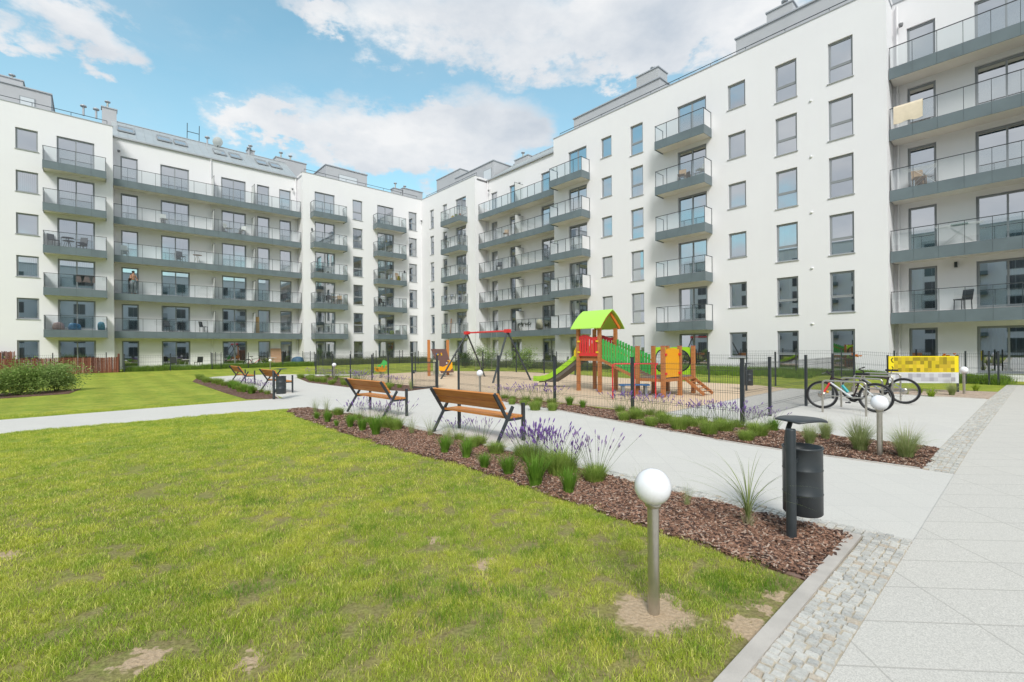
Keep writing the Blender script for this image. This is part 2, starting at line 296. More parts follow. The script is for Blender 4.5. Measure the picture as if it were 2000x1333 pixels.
# ------------------------------------------------------------------ mesh builder
class MB:
    def __init__(s): s.v = []; s.f = []; s.m = []; s.mats = []; s.sm = []
    def mi(s, m):
        if m not in s.mats: s.mats.append(m)
        return s.mats.index(m)
    def add(s, vs, fs, m, smooth=False):
        o = len(s.v); i = s.mi(m); s.v.extend([tuple(v) for v in vs])
        for f in fs: s.f.append(tuple(o+k for k in f)); s.m.append(i); s.sm.append(smooth)
    def box(s, lo, hi, m, T=None):
        x0, y0, z0 = lo; x1, y1, z1 = hi
        vs = [Vector(p) for p in ((x0, y0, z0), (x1, y0, z0), (x1, y1, z0), (x0, y1, z0), (x0, y0, z1), (x1, y0, z1), (x1, y1, z1), (x0, y1, z1))]
        if T is not None: vs = [T @ p for p in vs]
        s.add(vs, [(0, 3, 2, 1), (4, 5, 6, 7), (0, 1, 5, 4), (1, 2, 6, 5), (2, 3, 7, 6), (3, 0, 4, 7)], m); return s
    def bar(s, p, q, wx, wy, m, up=(0, 0, 1)):
        p = Vector(p); q = Vector(q); d = (q-p); L_ = d.length; d.normalize(); up = Vector(up)
        if abs(d.dot(up)) > .98: up = Vector((1, 0, 0)) if abs(d.x) < .9 else Vector((0, 1, 0))
        x = d.cross(up).normalized(); y = x.cross(d).normalized()
        T = Matrix((( x.x, y.x, d.x, p.x), (x.y, y.y, d.y, p.y), (x.z, y.z, d.z, p.z), (0, 0, 0, 1)))
        return s.box((-wx/2, -wy/2, 0), (wx/2, wy/2, L_), m, T)
    def tube(s, pts, r, m, n=8, cap=True, closed=False, flat=1.0):
        pts = [Vector(p) for p in pts]; k = len(pts); rs = r if isinstance(r, (list, tuple)) else [r]*k
        vs = []; prev = None
        for i, p in enumerate(pts):
            if closed: t = pts[(i+1) % k]-pts[i-1]
            else: t = pts[min(i+1, k-1)]-pts[max(i-1, 0)]
            t.normalize()
            if prev is None:
                u = Vector((0, 0, 1)) if abs(t.z) < .9 else Vector((1, 0, 0))
                x = t.cross(u).normalized()
            else: x = (prev-t*prev.dot(t)).normalized()
            prev = x; y = t.cross(x)
            for j in range(n):
                a_ = 2*math.pi*j/n; vs.append(p+x*math.cos(a_)*rs[i]+y*math.sin(a_)*rs[i]*flat)
        fs = []
        for i in range(k if closed else k-1):
            for j in range(n):
                a0 = i*n+j; a1 = i*n+(j+1) % n; b0 = ((i+1) % k)*n+j; b1 = ((i+1) % k)*n+(j+1) % n; fs.append((a0, a1, b1, b0))
        s.add(vs, fs, m, n > 4)
        if cap and not closed:
            s.add(vs[:n], [tuple(range(n-1, -1, -1))], m); s.add(vs[-n:], [tuple(range(n))], m)
        return s
    def lathe(s, prof, m, n=24, c=(0, 0, 0), T=None, smooth=True):
        vs = []; c = Vector(c)
        for r_, z in prof:
            for j in range(n):
                a_ = 2*math.pi*j/n; p = Vector((r_*math.cos(a_), r_*math.sin(a_), z)); vs.append((T @ p if T is not None else p)+c)
        fs = [(i*n+j, i*n+(j+1) % n, (i+1)*n+(j+1) % n, (i+1)*n+j) for i in range(len(prof)-1) for j in range(n)]
        s.add(vs, fs, m, smooth); return s
    def poly(s, pts, z0, z1, m):   # vertical prism over a 2D polygon
        k = len(pts); vs = [(p[0], p[1], z0) for p in pts]+[(p[0], p[1], z1) for p in pts]
        s.add(vs, [tuple(range(k, 2*k))]+[(i, (i+1) % k, k+(i+1) % k, k+i) for i in range(k)], m); return s
    def plate(s, pts, th, m, T):   # outline in local xz, thickness in y
        k = len(pts); vs = [T @ Vector((p[0], -th/2, p[1])) for p in pts]+[T @ Vector((p[0], th/2, p[1])) for p in pts]
        s.add(vs, [tuple(range(k)), tuple(range(2*k-1, k-1, -1))]+[(i, k+i, k+(i+1) % k, (i+1) % k) for i in range(k)], m); return s
    def mesh(s, name):
        me = bpy.data.meshes.new(name); me.from_pydata([tuple(v) for v in s.v], [], s.f)
        for m in s.mats: me.materials.append(m)
        me.polygons.foreach_set('material_index', s.m); me.polygons.foreach_set('use_smooth', s.sm); me.update(); return me
    def obj(s, name, parent=None, loc=None, rz=None):
        o = bpy.data.objects.new(name, s.mesh(name)); C.objects.link(o)
        if parent: o.parent = parent
        if loc is not None: o.location = loc
        if rz is not None: o.rotation_euler = (0, 0, rz)
        return o
def blade_arrays():
    return [], []
def tag(o, label=None, cat=None, group=None, kind=None):
    for k, v in (('label', label), ('category', cat), ('group', group), ('kind', kind)):
        if v: o[k] = v
    return o
def empty(name, loc=(0, 0, 0), rz=0, **k):
    o = bpy.data.objects.new(name, None); C.objects.link(o); o.location = loc; o.rotation_euler = (0, 0, rz); o.empty_display_size = .2
    return tag(o, **k)
CH = {}
def kids(o): return [c for c in o.children]
def dup(root, parent=None, loc=None, rz=None, **k):
    r = root.copy(); C.objects.link(r)
    if parent is not None: r.parent = parent
    if loc is not None: r.location = loc
    if rz is not None: r.rotation_euler = (0, 0, rz)
    tag(r, **k)
    for ch in list(root.children):
        c = ch.copy(); C.objects.link(c); c.parent = r
        for g in list(ch.children):
            d = g.copy(); C.objects.link(d); d.parent = c
    return r
def ABpoly(pts): return [W(a_, b_).xy for a_, b_ in pts]
def Gpoly(pts): return [G(*p).xy for p in pts]
def sheet(name, polyxy, z, m, sides=.03, kind='structure', label=None, cat=None):
    mb = MB(); mb.poly(polyxy, z-sides, z, m); o = mb.obj(name); tag(o, label, cat, kind=kind); return o

# ------------------------------------------------------------------ ground, lawn, paths, beds
mb = MB(); mb.poly([(-900, -900), (900, -900), (900, 900), (-900, 900)], -.5, -.06, pr('far_ground', (.12, .14, .05), .95, var=.3, vscale=.2)); tag(mb.obj('ground'), kind='structure')
def lawn_mesh():
    mb = MB(); n = 64; As = np.linspace(-2, 52, n); Bs = np.linspace(-2, 46, n); vs = []
    for a_ in As:
        for b_ in Bs: vs.append(W(a_, b_, hgt(a_, b_)-.001))
    fs = [(i*n+j, i*n+j+1, (i+1)*n+j+1, (i+1)*n+j) for i in range(n-1) for j in range(n-1)]
    mb.add(vs, fs, M['lawn'], True); return mb
tag(lawn_mesh().obj('lawn'), kind='structure')
SL = [(44.02, 46), (43.97, 24.9), (44.03, 18), (44.26, 8.1), (44.52, 1.2)]      # left edge of the cobble strip
SR = [(44.32, 46), (44.25, 24.6), (44.36, 17), (44.62, 7.8), (44.8, 1.2)]
sheet('pavement', ABpoly([(a-.002, b) for a, b in SR]+[(52, 1.2), (52, 46)]), .0145, M['slab'])
BENCHFAR = [(43.98, 19.35), (42.4, 19.45), (41.5, 19.38), (39.8, 19.05), (36.9, 18.48), (34.6, 18.3), (32, 18.2)]
sheet('path', ABpoly([(44.3, 22.33), (44.37, 19.35)]+BENCHFAR[1:]+[(32, 17.25), (29, 17.1), (29.6, 18.6), (27.1, 19.35), (22, 19.6), (17.3, 18.75), (16.6, 17.6), (18.1, 15.2), (17.2, 15.0),
      (14.0, 17.6), (12.6, 18.9), (12.2, 21.0), (13.0, 22.4), (26.8, 22.42), (28.65, 22.6), (28.6, 23.65), (28.85, 28.8), (29.1, 46), (31.4, 46), (31.55, 23.5), (31.75, 22.85), (34.2, 22.5)]), .0075, M['slab2'])
sheet('bike_parking_paving', ABpoly([(44.08, 17.6), (39.2, 17.55), (39.2, 8.3), (44.30, 8.25)]), .0075, M['slab2'])
BED1 = [(43.9, 22.55), (43.9, 23.62), (42.0, 23.58), (39.9, 23.5), (38.1, 23.66), (35, 23.7), (32.25, 23.55), (31.75, 23.3), (31.85, 22.9), (34.2, 22.52)]
BED2 = [(44.02, 19.33), (44.03, 17.62), (32.2, 17.45), (32.1, 18.2), (34.6, 18.28), (36.9, 18.46), (39.8, 19.03), (41.5, 19.36), (42.4, 19.43)]
BED3 = [(28.7, 22.75), (28.1, 23.55), (25, 23.6), (16.6, 23.5), (13.0, 22.8), (13.1, 22.42), (26.8, 22.44)]
BED4 = [(29.0, 17.15), (29.5, 18.58), (27.1, 19.33), (22, 19.58), (17.4, 18.7), (16.8, 17.5), (17.6, 17.1)]
BED5 = [(44.27, 8.22), (41.0, 8.25), (41.1, 5.6), (44.38, 5.2)]
sheet('mulch_bed', ABpoly(BED1), .010, M['mulch']); sheet('mulch_bed', ABpoly(BED2), .010, M['mulch'])
sheet('mulch_bed', ABpoly(BED3), .010, M['mulch']); sheet('mulch_bed', ABpoly(BED4), .010, M['mulch'])
sheet('gravel_bed', ABpoly(BED5), .010, M['gravel'])
sheet('play_sand', ABpoly([(39.18, 17.3), (39.18, 8.3), (37.7, 7.4), (33, 7.6), (27, 6.6), (22, 6.6), (17.6, 9.6), (18.0, 14.2), (19.5, 17.0)]), .008, M['sand'])
# kerbs
mb = MB()
def kerb(mb, pts, wd=.055, z0=-.05, z1=.03):
    for (a0, b0), (a1, b1) in zip(pts, pts[1:]):
        p = W(a0, b0, (z0+z1)/2); q = W(a1, b1, (z0+z1)/2); mb.bar(p, q, wd, z1-z0, M['concrete'])
kerb(mb, [(43.94, 22.50), (43.92, 45)], .085, z1=.028)
tag(mb.obj('kerb'), kind='structure')
mb = MB()
kerb(mb, [(43.96, 22.52), (42.3, 22.53), (38, 22.42), (34.2, 22.49), (31.8, 22.86)], .05, z1=.022)
kerb(mb, [(44.0, 19.37), (42.4, 19.46), (41.5, 19.40), (39.8, 19.07), (36.9, 18.5), (34.6, 18.3), (32.1, 18.22)], .05, z1=.020)
kerb(mb, [(44.0, 17.6), (41.2, 17.58)], .05, z1=.020); kerb(mb, [(44.2, 8.23), (39.2, 8.28)], .05, z1=.02)
kerb(mb, [(39.19, 17.3), (39.19, 8.3)], .05, z1=.018)
kerb(mb, [(28.55, 22.72), (26.8, 22.43), (13.1, 22.4)], .05, z1=.02)
tag(mb.obj('kerb'), kind='structure')

# cobble strip: every sett is a small bevelled block
def interp(poly_, B):
    for (a0, b0), (a1, b1) in zip(poly_, poly_[1:]):
        if b1 <= B <= b0: return a0+(a1-a0)*(b0-B)/(b0-b1)
    return poly_[-1][0]
def setts():
    rnd = random.Random(3); mb = MB(); ms = [pr('granite_sett_grey', (.50, .485, .45), .8, var=.14, vscale=50), pr('granite_sett_pale', (.57, .55, .51), .8, var=.12, vscale=60), pr('granite_sett_warm', (.50, .43, .35), .8, var=.2, vscale=60), pr('granite_sett_dark', (.43, .42, .395), .8, var=.25, vscale=60)]
    def block(A, B, sa, sb, ang):
        z = .0185+rnd.uniform(-.002, .004); m = rnd.choices(ms, (5, 4, 1, 2))[0]
        ca, sn = math.cos(ang), math.sin(ang); top = []; bot = []
        for u, v in ((-1, -1), (1, -1), (1, 1), (-1, 1)):
            ju = rnd.uniform(.86, 1.04); jv = rnd.uniform(.86, 1.04)
            for lst, k, zz in ((top, .86, z+rnd.uniform(-.002, .002)), (bot, 1.0, z-.009)):
                x = u*sa/2*ju*k; y = v*sb/2*jv*k; lst.append(W(A+x*ca-y*sn, B+x*sn+y*ca, zz))
        low = [Vector((p.x, p.y, -.02)) for p in bot]
        mb.add(top+bot+low, [(0, 1, 2, 3)]+[(4+i, 4+(i+1) % 4, (i+1) % 4, i) for i in range(4)]+[(8+i, 8+(i+1) % 4, 4+(i+1) % 4, 4+i) for i in range(4)], m)
    B = 27.2; row = 0
    while B > 1.4:
        if 19.38 < B < 22.30: B = 19.38
        l = interp(SL, B)+.005; r = interp(SR, B)-.005
        st = rnd.uniform(.050, .060) if B > 14 else .07
        if 22.6 < B < 29: pass
        n = max(3, int(round((r-l)/rnd.uniform(.052, .066)))); wd = (r-l)/n
        for i in range(n):
            a_ = l+(i+.5)*wd; k = (i-n/2)*.004*math.sin(row*.7)
            block(a_+rnd.uniform(-.004, .004), B+k+rnd.uniform(-.006, .006), wd*.93, st*.93, rnd.uniform(-.12, .12))
        B -= st; row += 1
    # narrow row of setts along the near bed
    A = 44.0
    while A > 36:
        for j in range(3): block(A, 22.47-j*.062-.02, .058, .056, rnd.uniform(-.15, .15))
        A -= .064
    return mb
sb = MB(); sb.poly(ABpoly([(43.97, 46), (43.97, 24.9), (43.995, 22.33), (44.29, 22.33), (44.25, 24.6), (44.32, 46)]), -.03, .0115, M['sett_joint']); sb.poly(ABpoly([(44.02, 19.37), (44.03, 18), (44.26, 8.1), (44.52, 1.2), (44.8, 1.2), (44.62, 7.8), (44.36, 17), (44.35, 19.37)]), -.03, .0115, M['sett_joint']); tag(sb.obj('cobble_bedding'), kind='structure')
tag(setts().obj('cobble_strip'), kind='structure')

# ------------------------------------------------------------------ scattered stuff: grass blades and bark chips, instanced patches
def inpoly(x, y, pts):
    c = False; n = len(pts); j = n-1
    for i in range(n):
        xi, yi = pts[i]; xj, yj = pts[j]
        if (yi > y) != (yj > y) and x < (xj-xi)*(y-yi)/(yj-yi)+xi: c = not c
        j = i
    return c
def blades_mesh(name, n, size, hmin, hmax, wd, m, seed, lean=.45, seg=2):
    rnd = np.random.RandomState(seed); vs = []; fs = []
    for i in range(n):
        x, y = rnd.uniform(-size/2, size/2, 2); h = rnd.uniform(hmin, hmax); a_ = rnd.uniform(0, 6.283); l = rnd.uniform(.05, lean)*h*1.6; b_ = rnd.uniform(0, 6.283)
        ww = wd*rnd.uniform(.6, 1.3); dx, dy = math.cos(a_)*ww, math.sin(a_)*ww; lx, ly = math.cos(b_)*l, math.sin(b_)*l; o = len(vs)
        vs += [(x-dx, y-dy, 0), (x+dx, y+dy, 0), (x+lx*.35-dx*.8, y+ly*.35-dy*.8, h*.6), (x+lx*.35+dx*.8, y+ly*.35+dy*.8, h*.6), (x+lx, y+ly, h)]
        fs += [(o, o+1, o+3, o+2), (o+2, o+3, o+4)]
    me = bpy.data.meshes.new(name); me.from_pydata(vs, [], fs); me.materials.append(m); me.update(); return me
def chips_mesh(name, n, size, seed):
    rnd = np.random.RandomState(seed); mb = MB()
    ms = [pr('bark_chip_dark', (.075, .04, .03), .8), pr('bark_chip_brown', (.21, .11, .07), .85), pr('bark_chip_red', (.33, .18, .12), .85), pr('bark_chip_pale', (.46, .34, .27), .85)]
    for i in range(n):
        x, y = rnd.uniform(-size/2, size/2, 2); l = rnd.uniform(.018, .062); wd = rnd.uniform(.007, .019); t = rnd.uniform(.002, .005)
        T = Matrix.Translation((x, y, rnd.uniform(.004, .022))) @ Euler((rnd.uniform(-.5, .5), rnd.uniform(-.45, .45), rnd.uniform(0, 6.28))).to_matrix().to_4x4()
        q = T @ Matrix.Identity(4); vs = [q @ Vector(p) for p in ((-l/2, -wd*.5, 0), (l*.4, -wd*.6, 0), (l/2, wd*.3, 0), (-l*.4, wd*.55, 0), (-l/2, -wd*.5, t), (l*.4, -wd*.6, t*1.2), (l/2, wd*.3, t), (-l*.4, wd*.55, t))]
        mb.add(vs, [(4, 5, 6, 7), (0, 1, 5, 4), (1, 2, 6, 5), (2, 3, 7, 6), (3, 0, 4, 7)], ms[rnd.choice(4, p=[.28, .34, .22, .16])])
    return mb.mesh(name)
def scatter(name, pts, srcs, seed, label=None, cat=None):
    """pts: (x, y, z, scale); one object whose points carry instanced patches"""
    coll = bpy.data.collections.new(name+'_patches')
    for k, me in enumerate(srcs):
        o = bpy.data.objects.new('%s_patch' % name, me); coll.objects.link(o)
    me = bpy.data.meshes.new(name); me.from_pydata([p[:3] for p in pts], [], [])
    at = me.attributes.new('sc', 'FLOAT', 'POINT'); at.data.foreach_set('value', [p[3] for p in pts])
    rnd = random.Random(seed); rt = me.attributes.new('rt', 'FLOAT', 'POINT'); rt.data.foreach_set('value', [rnd.uniform(0, 6.283) for p in pts])
    o = bpy.data.objects.new(name, me); C.objects.link(o)
    ng = bpy.data.node_groups.new(name, 'GeometryNodeTree'); ng.interface.new_socket('Geometry', in_out='INPUT', socket_type='NodeSocketGeometry'); ng.interface.new_socket('Geometry', in_out='OUTPUT', socket_type='NodeSocketGeometry')
    gi = ng.nodes.new('NodeGroupInput'); go = ng.nodes.new('NodeGroupOutput')
    ci = ng.nodes.new('GeometryNodeCollectionInfo'); ci.inputs['Collection'].default_value = coll; ci.inputs['Separate Children'].default_value = True; ci.inputs['Reset Children'].default_value = True
    ip = ng.nodes.new('GeometryNodeInstanceOnPoints'); ip.inputs['Pick Instance'].default_value = True
    a1 = ng.nodes.new('GeometryNodeInputNamedAttribute'); a1.data_type = 'FLOAT'; a1.inputs[0].default_value = 'sc'
    a2 = ng.nodes.new('GeometryNodeInputNamedAttribute'); a2.data_type = 'FLOAT'; a2.inputs[0].default_value = 'rt'
    cx = ng.nodes.new('ShaderNodeCombineXYZ'); ng.links.new(a2.outputs[0], cx.inputs[2])
    ng.links.new(gi.outputs[0], ip.inputs['Points']); ng.links.new(ci.outputs[0], ip.inputs['Instance']); ng.links.new(a1.outputs[0], ip.inputs['Scale']); ng.links.new(cx.outputs[0], ip.inputs['Rotation']); ng.links.new(ip.outputs[0], go.inputs[0])
    md = o.modifiers.new('scatter', 'NODES'); md.node_group = ng
    tag(o, label, cat, kind='stuff'); return o

LAWN_POLYS = [[(43.88, 23.6), (42.0, 23.56), (39.9, 23.48), (38.1, 23.64), (35, 23.68), (32.25, 23.53), (31.5, 23.6), (31.42, 34), (46, 34), (43.88, 30)],
              [(28.6, 23.6), (25, 23.62), (16.6, 23.52), (12.9, 22.8), (12.0, 22), (4.6, 22.0), (4.6, 40), (28.95, 40)]]
NOPATCH = [BED1, BED2, BED3]
def grass_pts():
    rnd = random.Random(5); near = []; mid = []
    for A in np.arange(28.9, 44, .2):
        pass
    P1 = LAWN_POLYS[0]
    step = .14
    for A in np.arange(20.0, 43.92, step):
        for B in np.arange(23.5, 37, step):
            a_ = A+rnd.uniform(-.07, .07); b_ = B+rnd.uniform(-.07, .07)
            if a_ > 43.83 or not (inpoly(a_, b_, P1) or inpoly(a_, b_, LAWN_POLYS[1])): continue
            p = W(a_, b_)
            if p.y < .6 or abs(p.x) > p.y*1.25+.6: continue
            d = p.length
            if d > 17 or (d > 6 and rnd.random() < .35): continue
            skip = False
            for x, y, r in BARE:
                q = math.hypot(p.x-x, p.y-y)
                if q < r*.95+.015: skip = True
                elif q < r*1.5 and rnd.random() < .3: skip = True
            if skip: continue
            if a_ > 43.55 and rnd.random() < .35: continue
            hn_ = mnoise.fractal(Vector((p.x*4.6, p.y*4.6, 4.2)), .9, 2.1, 3)
            if d < 9 and hn_ > .42 and rnd.random() < .9:
                if rnd.random() < .7: near.append((p.x, p.y, 0, rnd.uniform(.35, .55)))
                continue
            k = .5+.5*math.sin(p.x*2.3+1.3*math.sin(p.y*1.7))*math.sin(p.y*2.9+p.x)
            if d < 5.2 and rnd.random() < .93: near.append((p.x, p.y, 0, (.80+.16*k+.32*max(-.5, mnoise.noise(Vector((p.x*4, p.y*4, 9.1)))))*rnd.uniform(.85, 1.2)))
            elif d >= 5.2: mid.append((p.x, p.y, 0, rnd.uniform(.75, 1.0)))
    return near, mid
near, mid = grass_pts()
scatter('grass', near, [blades_mesh('gp', 360, .22, .014, .040, .0016, M['blade'], 10+i, .7) for i in range(7)], 1, 'short bright green lawn grass growing around the near ball lamp', 'grass')
scatter('grass', mid, [blades_mesh('gq', 170, .26, .018, .042, .0026, M['blade'], 30+i, .7) for i in range(4)], 2, 'short lawn grass farther off, towards the crossing path', 'grass')
def tufts():
    rnd = random.Random(8); out = []
    for cx, cy, r, n in ((-1.9, 3.0, .35, 12), (-2.9, 4.9, .5, 14), (.5, 2.5, .35, 12), (1.45, 3.15, .22, 12), (-.7, 2.9, .45, 16), (-.2, 2.9, .3, 12), (-1.3, 4.0, .4, 10), (1.2, 3.05, .3, 12), (.2, 3.6, .4, 12), (-2.7, 3.4, .4, 10), (1.72, 3.05, .12, 7), (-.9, 5.4, .6, 10)):
        for i in range(n):
            out.append((cx+rnd.gauss(0, r*.5), cy+rnd.gauss(0, r*.4), 0, rnd.uniform(.6, 1.15)))
    return [p for p in out if toAB(p[0], p[1])[0] < 43.8 and toAB(p[0], p[1])[1] > 23.6]
scatter('grass', tufts(), [blades_mesh('gt', 70, .16, .025, .058, .0014, leafmat('deep_green_tuft', (.12, .24, .02), (.23, .39, .04)), 50+i, .6) for i in range(3)], 3, 'longer deep green tufts standing out of the near lawn', 'grass')
def bed_pts(bed, step, dmax, seed, dmin=0):
    rnd = random.Random(seed); a0 = min(p[0] for p in bed); a1 = max(p[0] for p in bed); b0 = min(p[1] for p in bed); b1 = max(p[1] for p in bed); out = []
    for A in np.arange(a0, a1, step):
        for B in np.arange(b0, b1, step):
            a_ = A+rnd.uniform(-.03, .03); b_ = B+rnd.uniform(-.03, .03)
            if inpoly(a_, b_, bed) and all(inpoly(a_+u, b_+v, bed) for u, v in ((.05, 0), (-.05, 0), (0, .05), (0, -.05))):
                p = W(a_, b_)
                if dmin < p.length < dmax: out.append((p.x, p.y, .008, rnd.uniform(.85, 1.1)))
    return out
chips = [chips_mesh('cp', 120, .17, 70+i) for i in range(5)]; chips2 = [chips_mesh('cq', 70, .2, 80+i) for i in range(3)]
scatter('bark_mulch', bed_pts(BED1, .11, 9, 1), chips, 4, 'brown bark chips of the bed beside the near lawn', 'bark mulch')
scatter('bark_mulch', bed_pts(BED2, .15, 16, 2)+bed_pts(BED1, .15, 16, 3, 9), chips2, 5, 'brown bark chips of the bed below the playground fence', 'bark mulch')
def rough_grass(name, poly_, n, hmin, hmax, m, label, seed):
    rnd = random.Random(seed); a0 = min(p[0] for p in poly_); a1 = max(p[0] for p in poly_); b0 = min(p[1] for p in poly_); b1 = max(p[1] for p in poly_); pts = []
    while len(pts) < n:
        a_ = rnd.uniform(a0, a1); b_ = rnd.uniform(b0, b1)
        if inpoly(a_, b_, poly_):
            p = W(a_, b_, hgt(a_, b_)); pts.append((p.x, p.y, p.z, rnd.uniform(.6, 1.2)))
    return scatter(name, pts, [blades_mesh('rg', 90, .5, hmin, hmax, .006, m, seed+i, .5) for i in range(3)], seed, label, 'grass')
LG = leafmat('long_grass', (.13, .24, .025), (.25, .37, .05)); LG2 = leafmat('seeding_grass', (.10, .15, .04), (.22, .24, .09))
rough_grass('grass', [(28, .05), (28, 3.2), (38.5, 3.2), (38.5, .05)], 620, .12, .34, LG, 'long unmown grass along the foot of the right wing', 200)
rough_grass('grass', [(38.6, .05), (38.6, 1.6), (40.7, 1.6), (40.7, .05)], 130, .1, .28, LG, 'long grass beside the corner of the right wing near the yellow banner', 210)
rough_grass('grass', [(40.9, -1.4), (40.9, 1.4), (44.5, 1.4), (44.5, -1.4)], 320, .12, .36, LG, 'long grass in the garden behind the yellow banner', 220)
rough_grass('grass', [(1.8, 13.0), (4.3, 13.0), (4.3, 25.6), (3.0, 25.6)], 480, .14, .42, LG, 'long grass inside the garden fence of the left wing', 230)
rough_grass('grass', [(1.0, 1.5), (4.6, 1.5), (4.6, 12.3), (1.0, 12.3)], 520, .2, .62, LG2, 'rough seeding grass in the gardens near the inner corner', 240)
rough_grass('grass', [(10, 1.2), (10, 3.4), (27, 3.4), (27, 1.2)], 520, .14, .42, LG2, 'rough grass in the gardens of the right wing beyond the swing', 250)

# ------------------------------------------------------------------ the two wings of the building
FL0 = .33; PM = 2.845; HD = 2.36
def FZ(n): return FL0+PM*n
wallz0, ZPAR = -.1, 18.15
def wall_plane(mb, x0, x1, y, z0, z1, ops, m, depth=.2):
    xs = sorted({x0, x1}|{o[0] for o in ops}|{o[1] for o in ops}); zs = sorted({z0, z1}|{o[2] for o in ops}|{o[3] for o in ops})
    for i in range(len(xs)-1):
        for j in range(len(zs)-1):
            cx = (xs[i]+xs[i+1])/2; cz = (zs[j]+zs[j+1])/2
            if any(o[0] < cx < o[1] and o[2] < cz < o[3] for o in ops): continue
            mb.add([(xs[i], y, zs[j]), (xs[i+1], y, zs[j]), (xs[i+1], y, zs[j+1]), (xs[i], y, zs[j+1])], [(1, 0, 3, 2)], m)
    for a0, a1, b0, b1 in ops:
        v = [(a0, y, b0), (a1, y, b0), (a1, y, b1), (a0, y, b1), (a0, y-depth, b0), (a1, y-depth, b0), (a1, y-depth, b1), (a0, y-depth, b1)]
        mb.add(v, [(0, 1, 5, 4), (1, 2, 6, 5), (2, 3, 7, 6), (3, 0, 4, 7)], m)
# window prototypes: built once per (kind, width); origin at the middle of the sill on the wall plane, y outward
PROTO = {}
def frame_mesh(w_, h, kind):
    mb = MB(); f = .055; y0, y1 = -.17, -.10; m = M['frame']
    def rect(x0, x1, z0, z1, t, ya=y0, yb=y1):
        mb.box((x0, ya, z0), (x0+t, yb, z1), m); mb.box((x1-t, ya, z0), (x1, yb, z1), m); mb.box((x0+t, ya, z0), (x1-t, yb, z0+t), m); mb.box((x0+t, ya, z1-t), (x1-t, yb, z1), m)
    X = w_/2-.004
    rect(-X, X, .004, h-.004, f)
    if kind == 'double':
        rect(-X+f-.01, .015, f-.01, h-f+.01, .05, y0+.005, y1+.012); rect(-.015, X-f+.01, f-.01, h-f+.01, .05, y0+.003, y1+.008)
    elif kind == 'tall':
        zt = h*.385; mb.box((-X+f, y0+.004, zt-.04), (X-f, y1+.004, zt+.04), m); rect(-X+f-.01, X-f+.01, zt+.035, h-f+.01, .04, y0+.005, y1+.012)
    else: rect(-X+f-.01, X-f+.01, f-.01, h-f+.01, .04, y0+.005, y1+.012)
    return mb
def make_window(kind, w_, h, name):
    key = (kind, round(w_, 2), round(h, 2))
    if key in PROTO: return PROTO[key]
    fm = frame_mesh(w_, h, kind).mesh('window_frame')
    g = MB(); g.add([(-w_/2+.03, -.135, .03), (w_/2-.03, -.135, .03), (w_/2-.03, -.135, h-.03), (-w_/2+.03, -.135, h-.03)], [(1, 0, 3, 2)], M['glass']); gm = g.mesh('glass_pane')
    s = MB(); s.box((-w_/2-.05, -.16, -.035), (w_/2+.05, .05, -.002), M['sill']) if name == 'window' else s.box((-w_/2, -.16, -.02), (w_/2, .03, .004), M['frame']); sm = s.mesh('sill')
    PROTO[key] = (name, fm, gm, sm); return PROTO[key]
def cloth(w_, z0, z1, x0, x1, m, folds=10, amp=.03, y=-.34):
    mb = MB(); n = max(6, int(folds*abs(x1-x0)*5)); vs = []
    for i in range(n+1):
        t = i/n; x = x0+(x1-x0)*t; yy = y+amp*math.sin(t*n*1.3)
        vs += [(x, yy, z0), (x, yy*1.0, z1)]
    mb.add(vs, [(2*i, 2*i+2, 2*i+3, 2*i+1) for i in range(n)], m, True); return mb
CLOTH = {}
def curtain_obj(win, w_, h, style):
    key = (style, round(w_, 2), round(h, 2))
    if key not in CLOTH:
        if style == 'full': b = cloth(w_, .06, h-.02, -w_/2+.04, w_/2-.04, M['curtain'])
        elif style == 'sides':
            b = cloth(w_, .06, h-.02, -w_/2+.03, -w_/2+w_*.22, M['curtain']); b2 = cloth(w_, .06, h-.02, w_/2-w_*.25, w_/2-.03, M['curtain']); b.add(b2.v, b2.f, M['curtain'], True)
        elif style == 'left': b = cloth(w_, .06, h-.02, -w_/2+.03, -w_/2+w_*.45, M['curtain'])
        elif style == 'right': b = cloth(w_, .06, h-.02, w_/2-w_*.45, w_/2-.03, M['curtain'])
        elif style == 'green': b = cloth(w_, .05, h-.02, -w_/2+.03, w_/2-.03, M['curtain_green'])
        else:
            mm, frac = {'teal': (M['blind_teal'], 1), 'tealtop': (M['blind_teal'], .16), 'blue': (M['blind_blue'], 1), 'pink': (M['blind_pink'], .8), 'grey': (M['blind_grey'], 1), 'half': (M['curtain'], .35), 'low': (M['curtain'], -.38)}[style]
            b = MB(); z0, z1 = (h*(1-frac)+.02, h-.03) if frac > 0 else (.05, -frac*h)
            b.add([(-w_/2+.06, -.19, z0), (w_/2-.06, -.19, z0), (w_/2-.06, -.19, z1), (-w_/2+.06, -.19, z1)], [(1, 0, 3, 2)], mm)
        CLOTH[key] = b.mesh('curtain')
    nm = 'curtain' if style in ('full', 'sides', 'left', 'right', 'green', 'low') else 'blind'
    o = bpy.data.objects.new(nm, CLOTH[key]); C.objects.link(o); o.parent = win
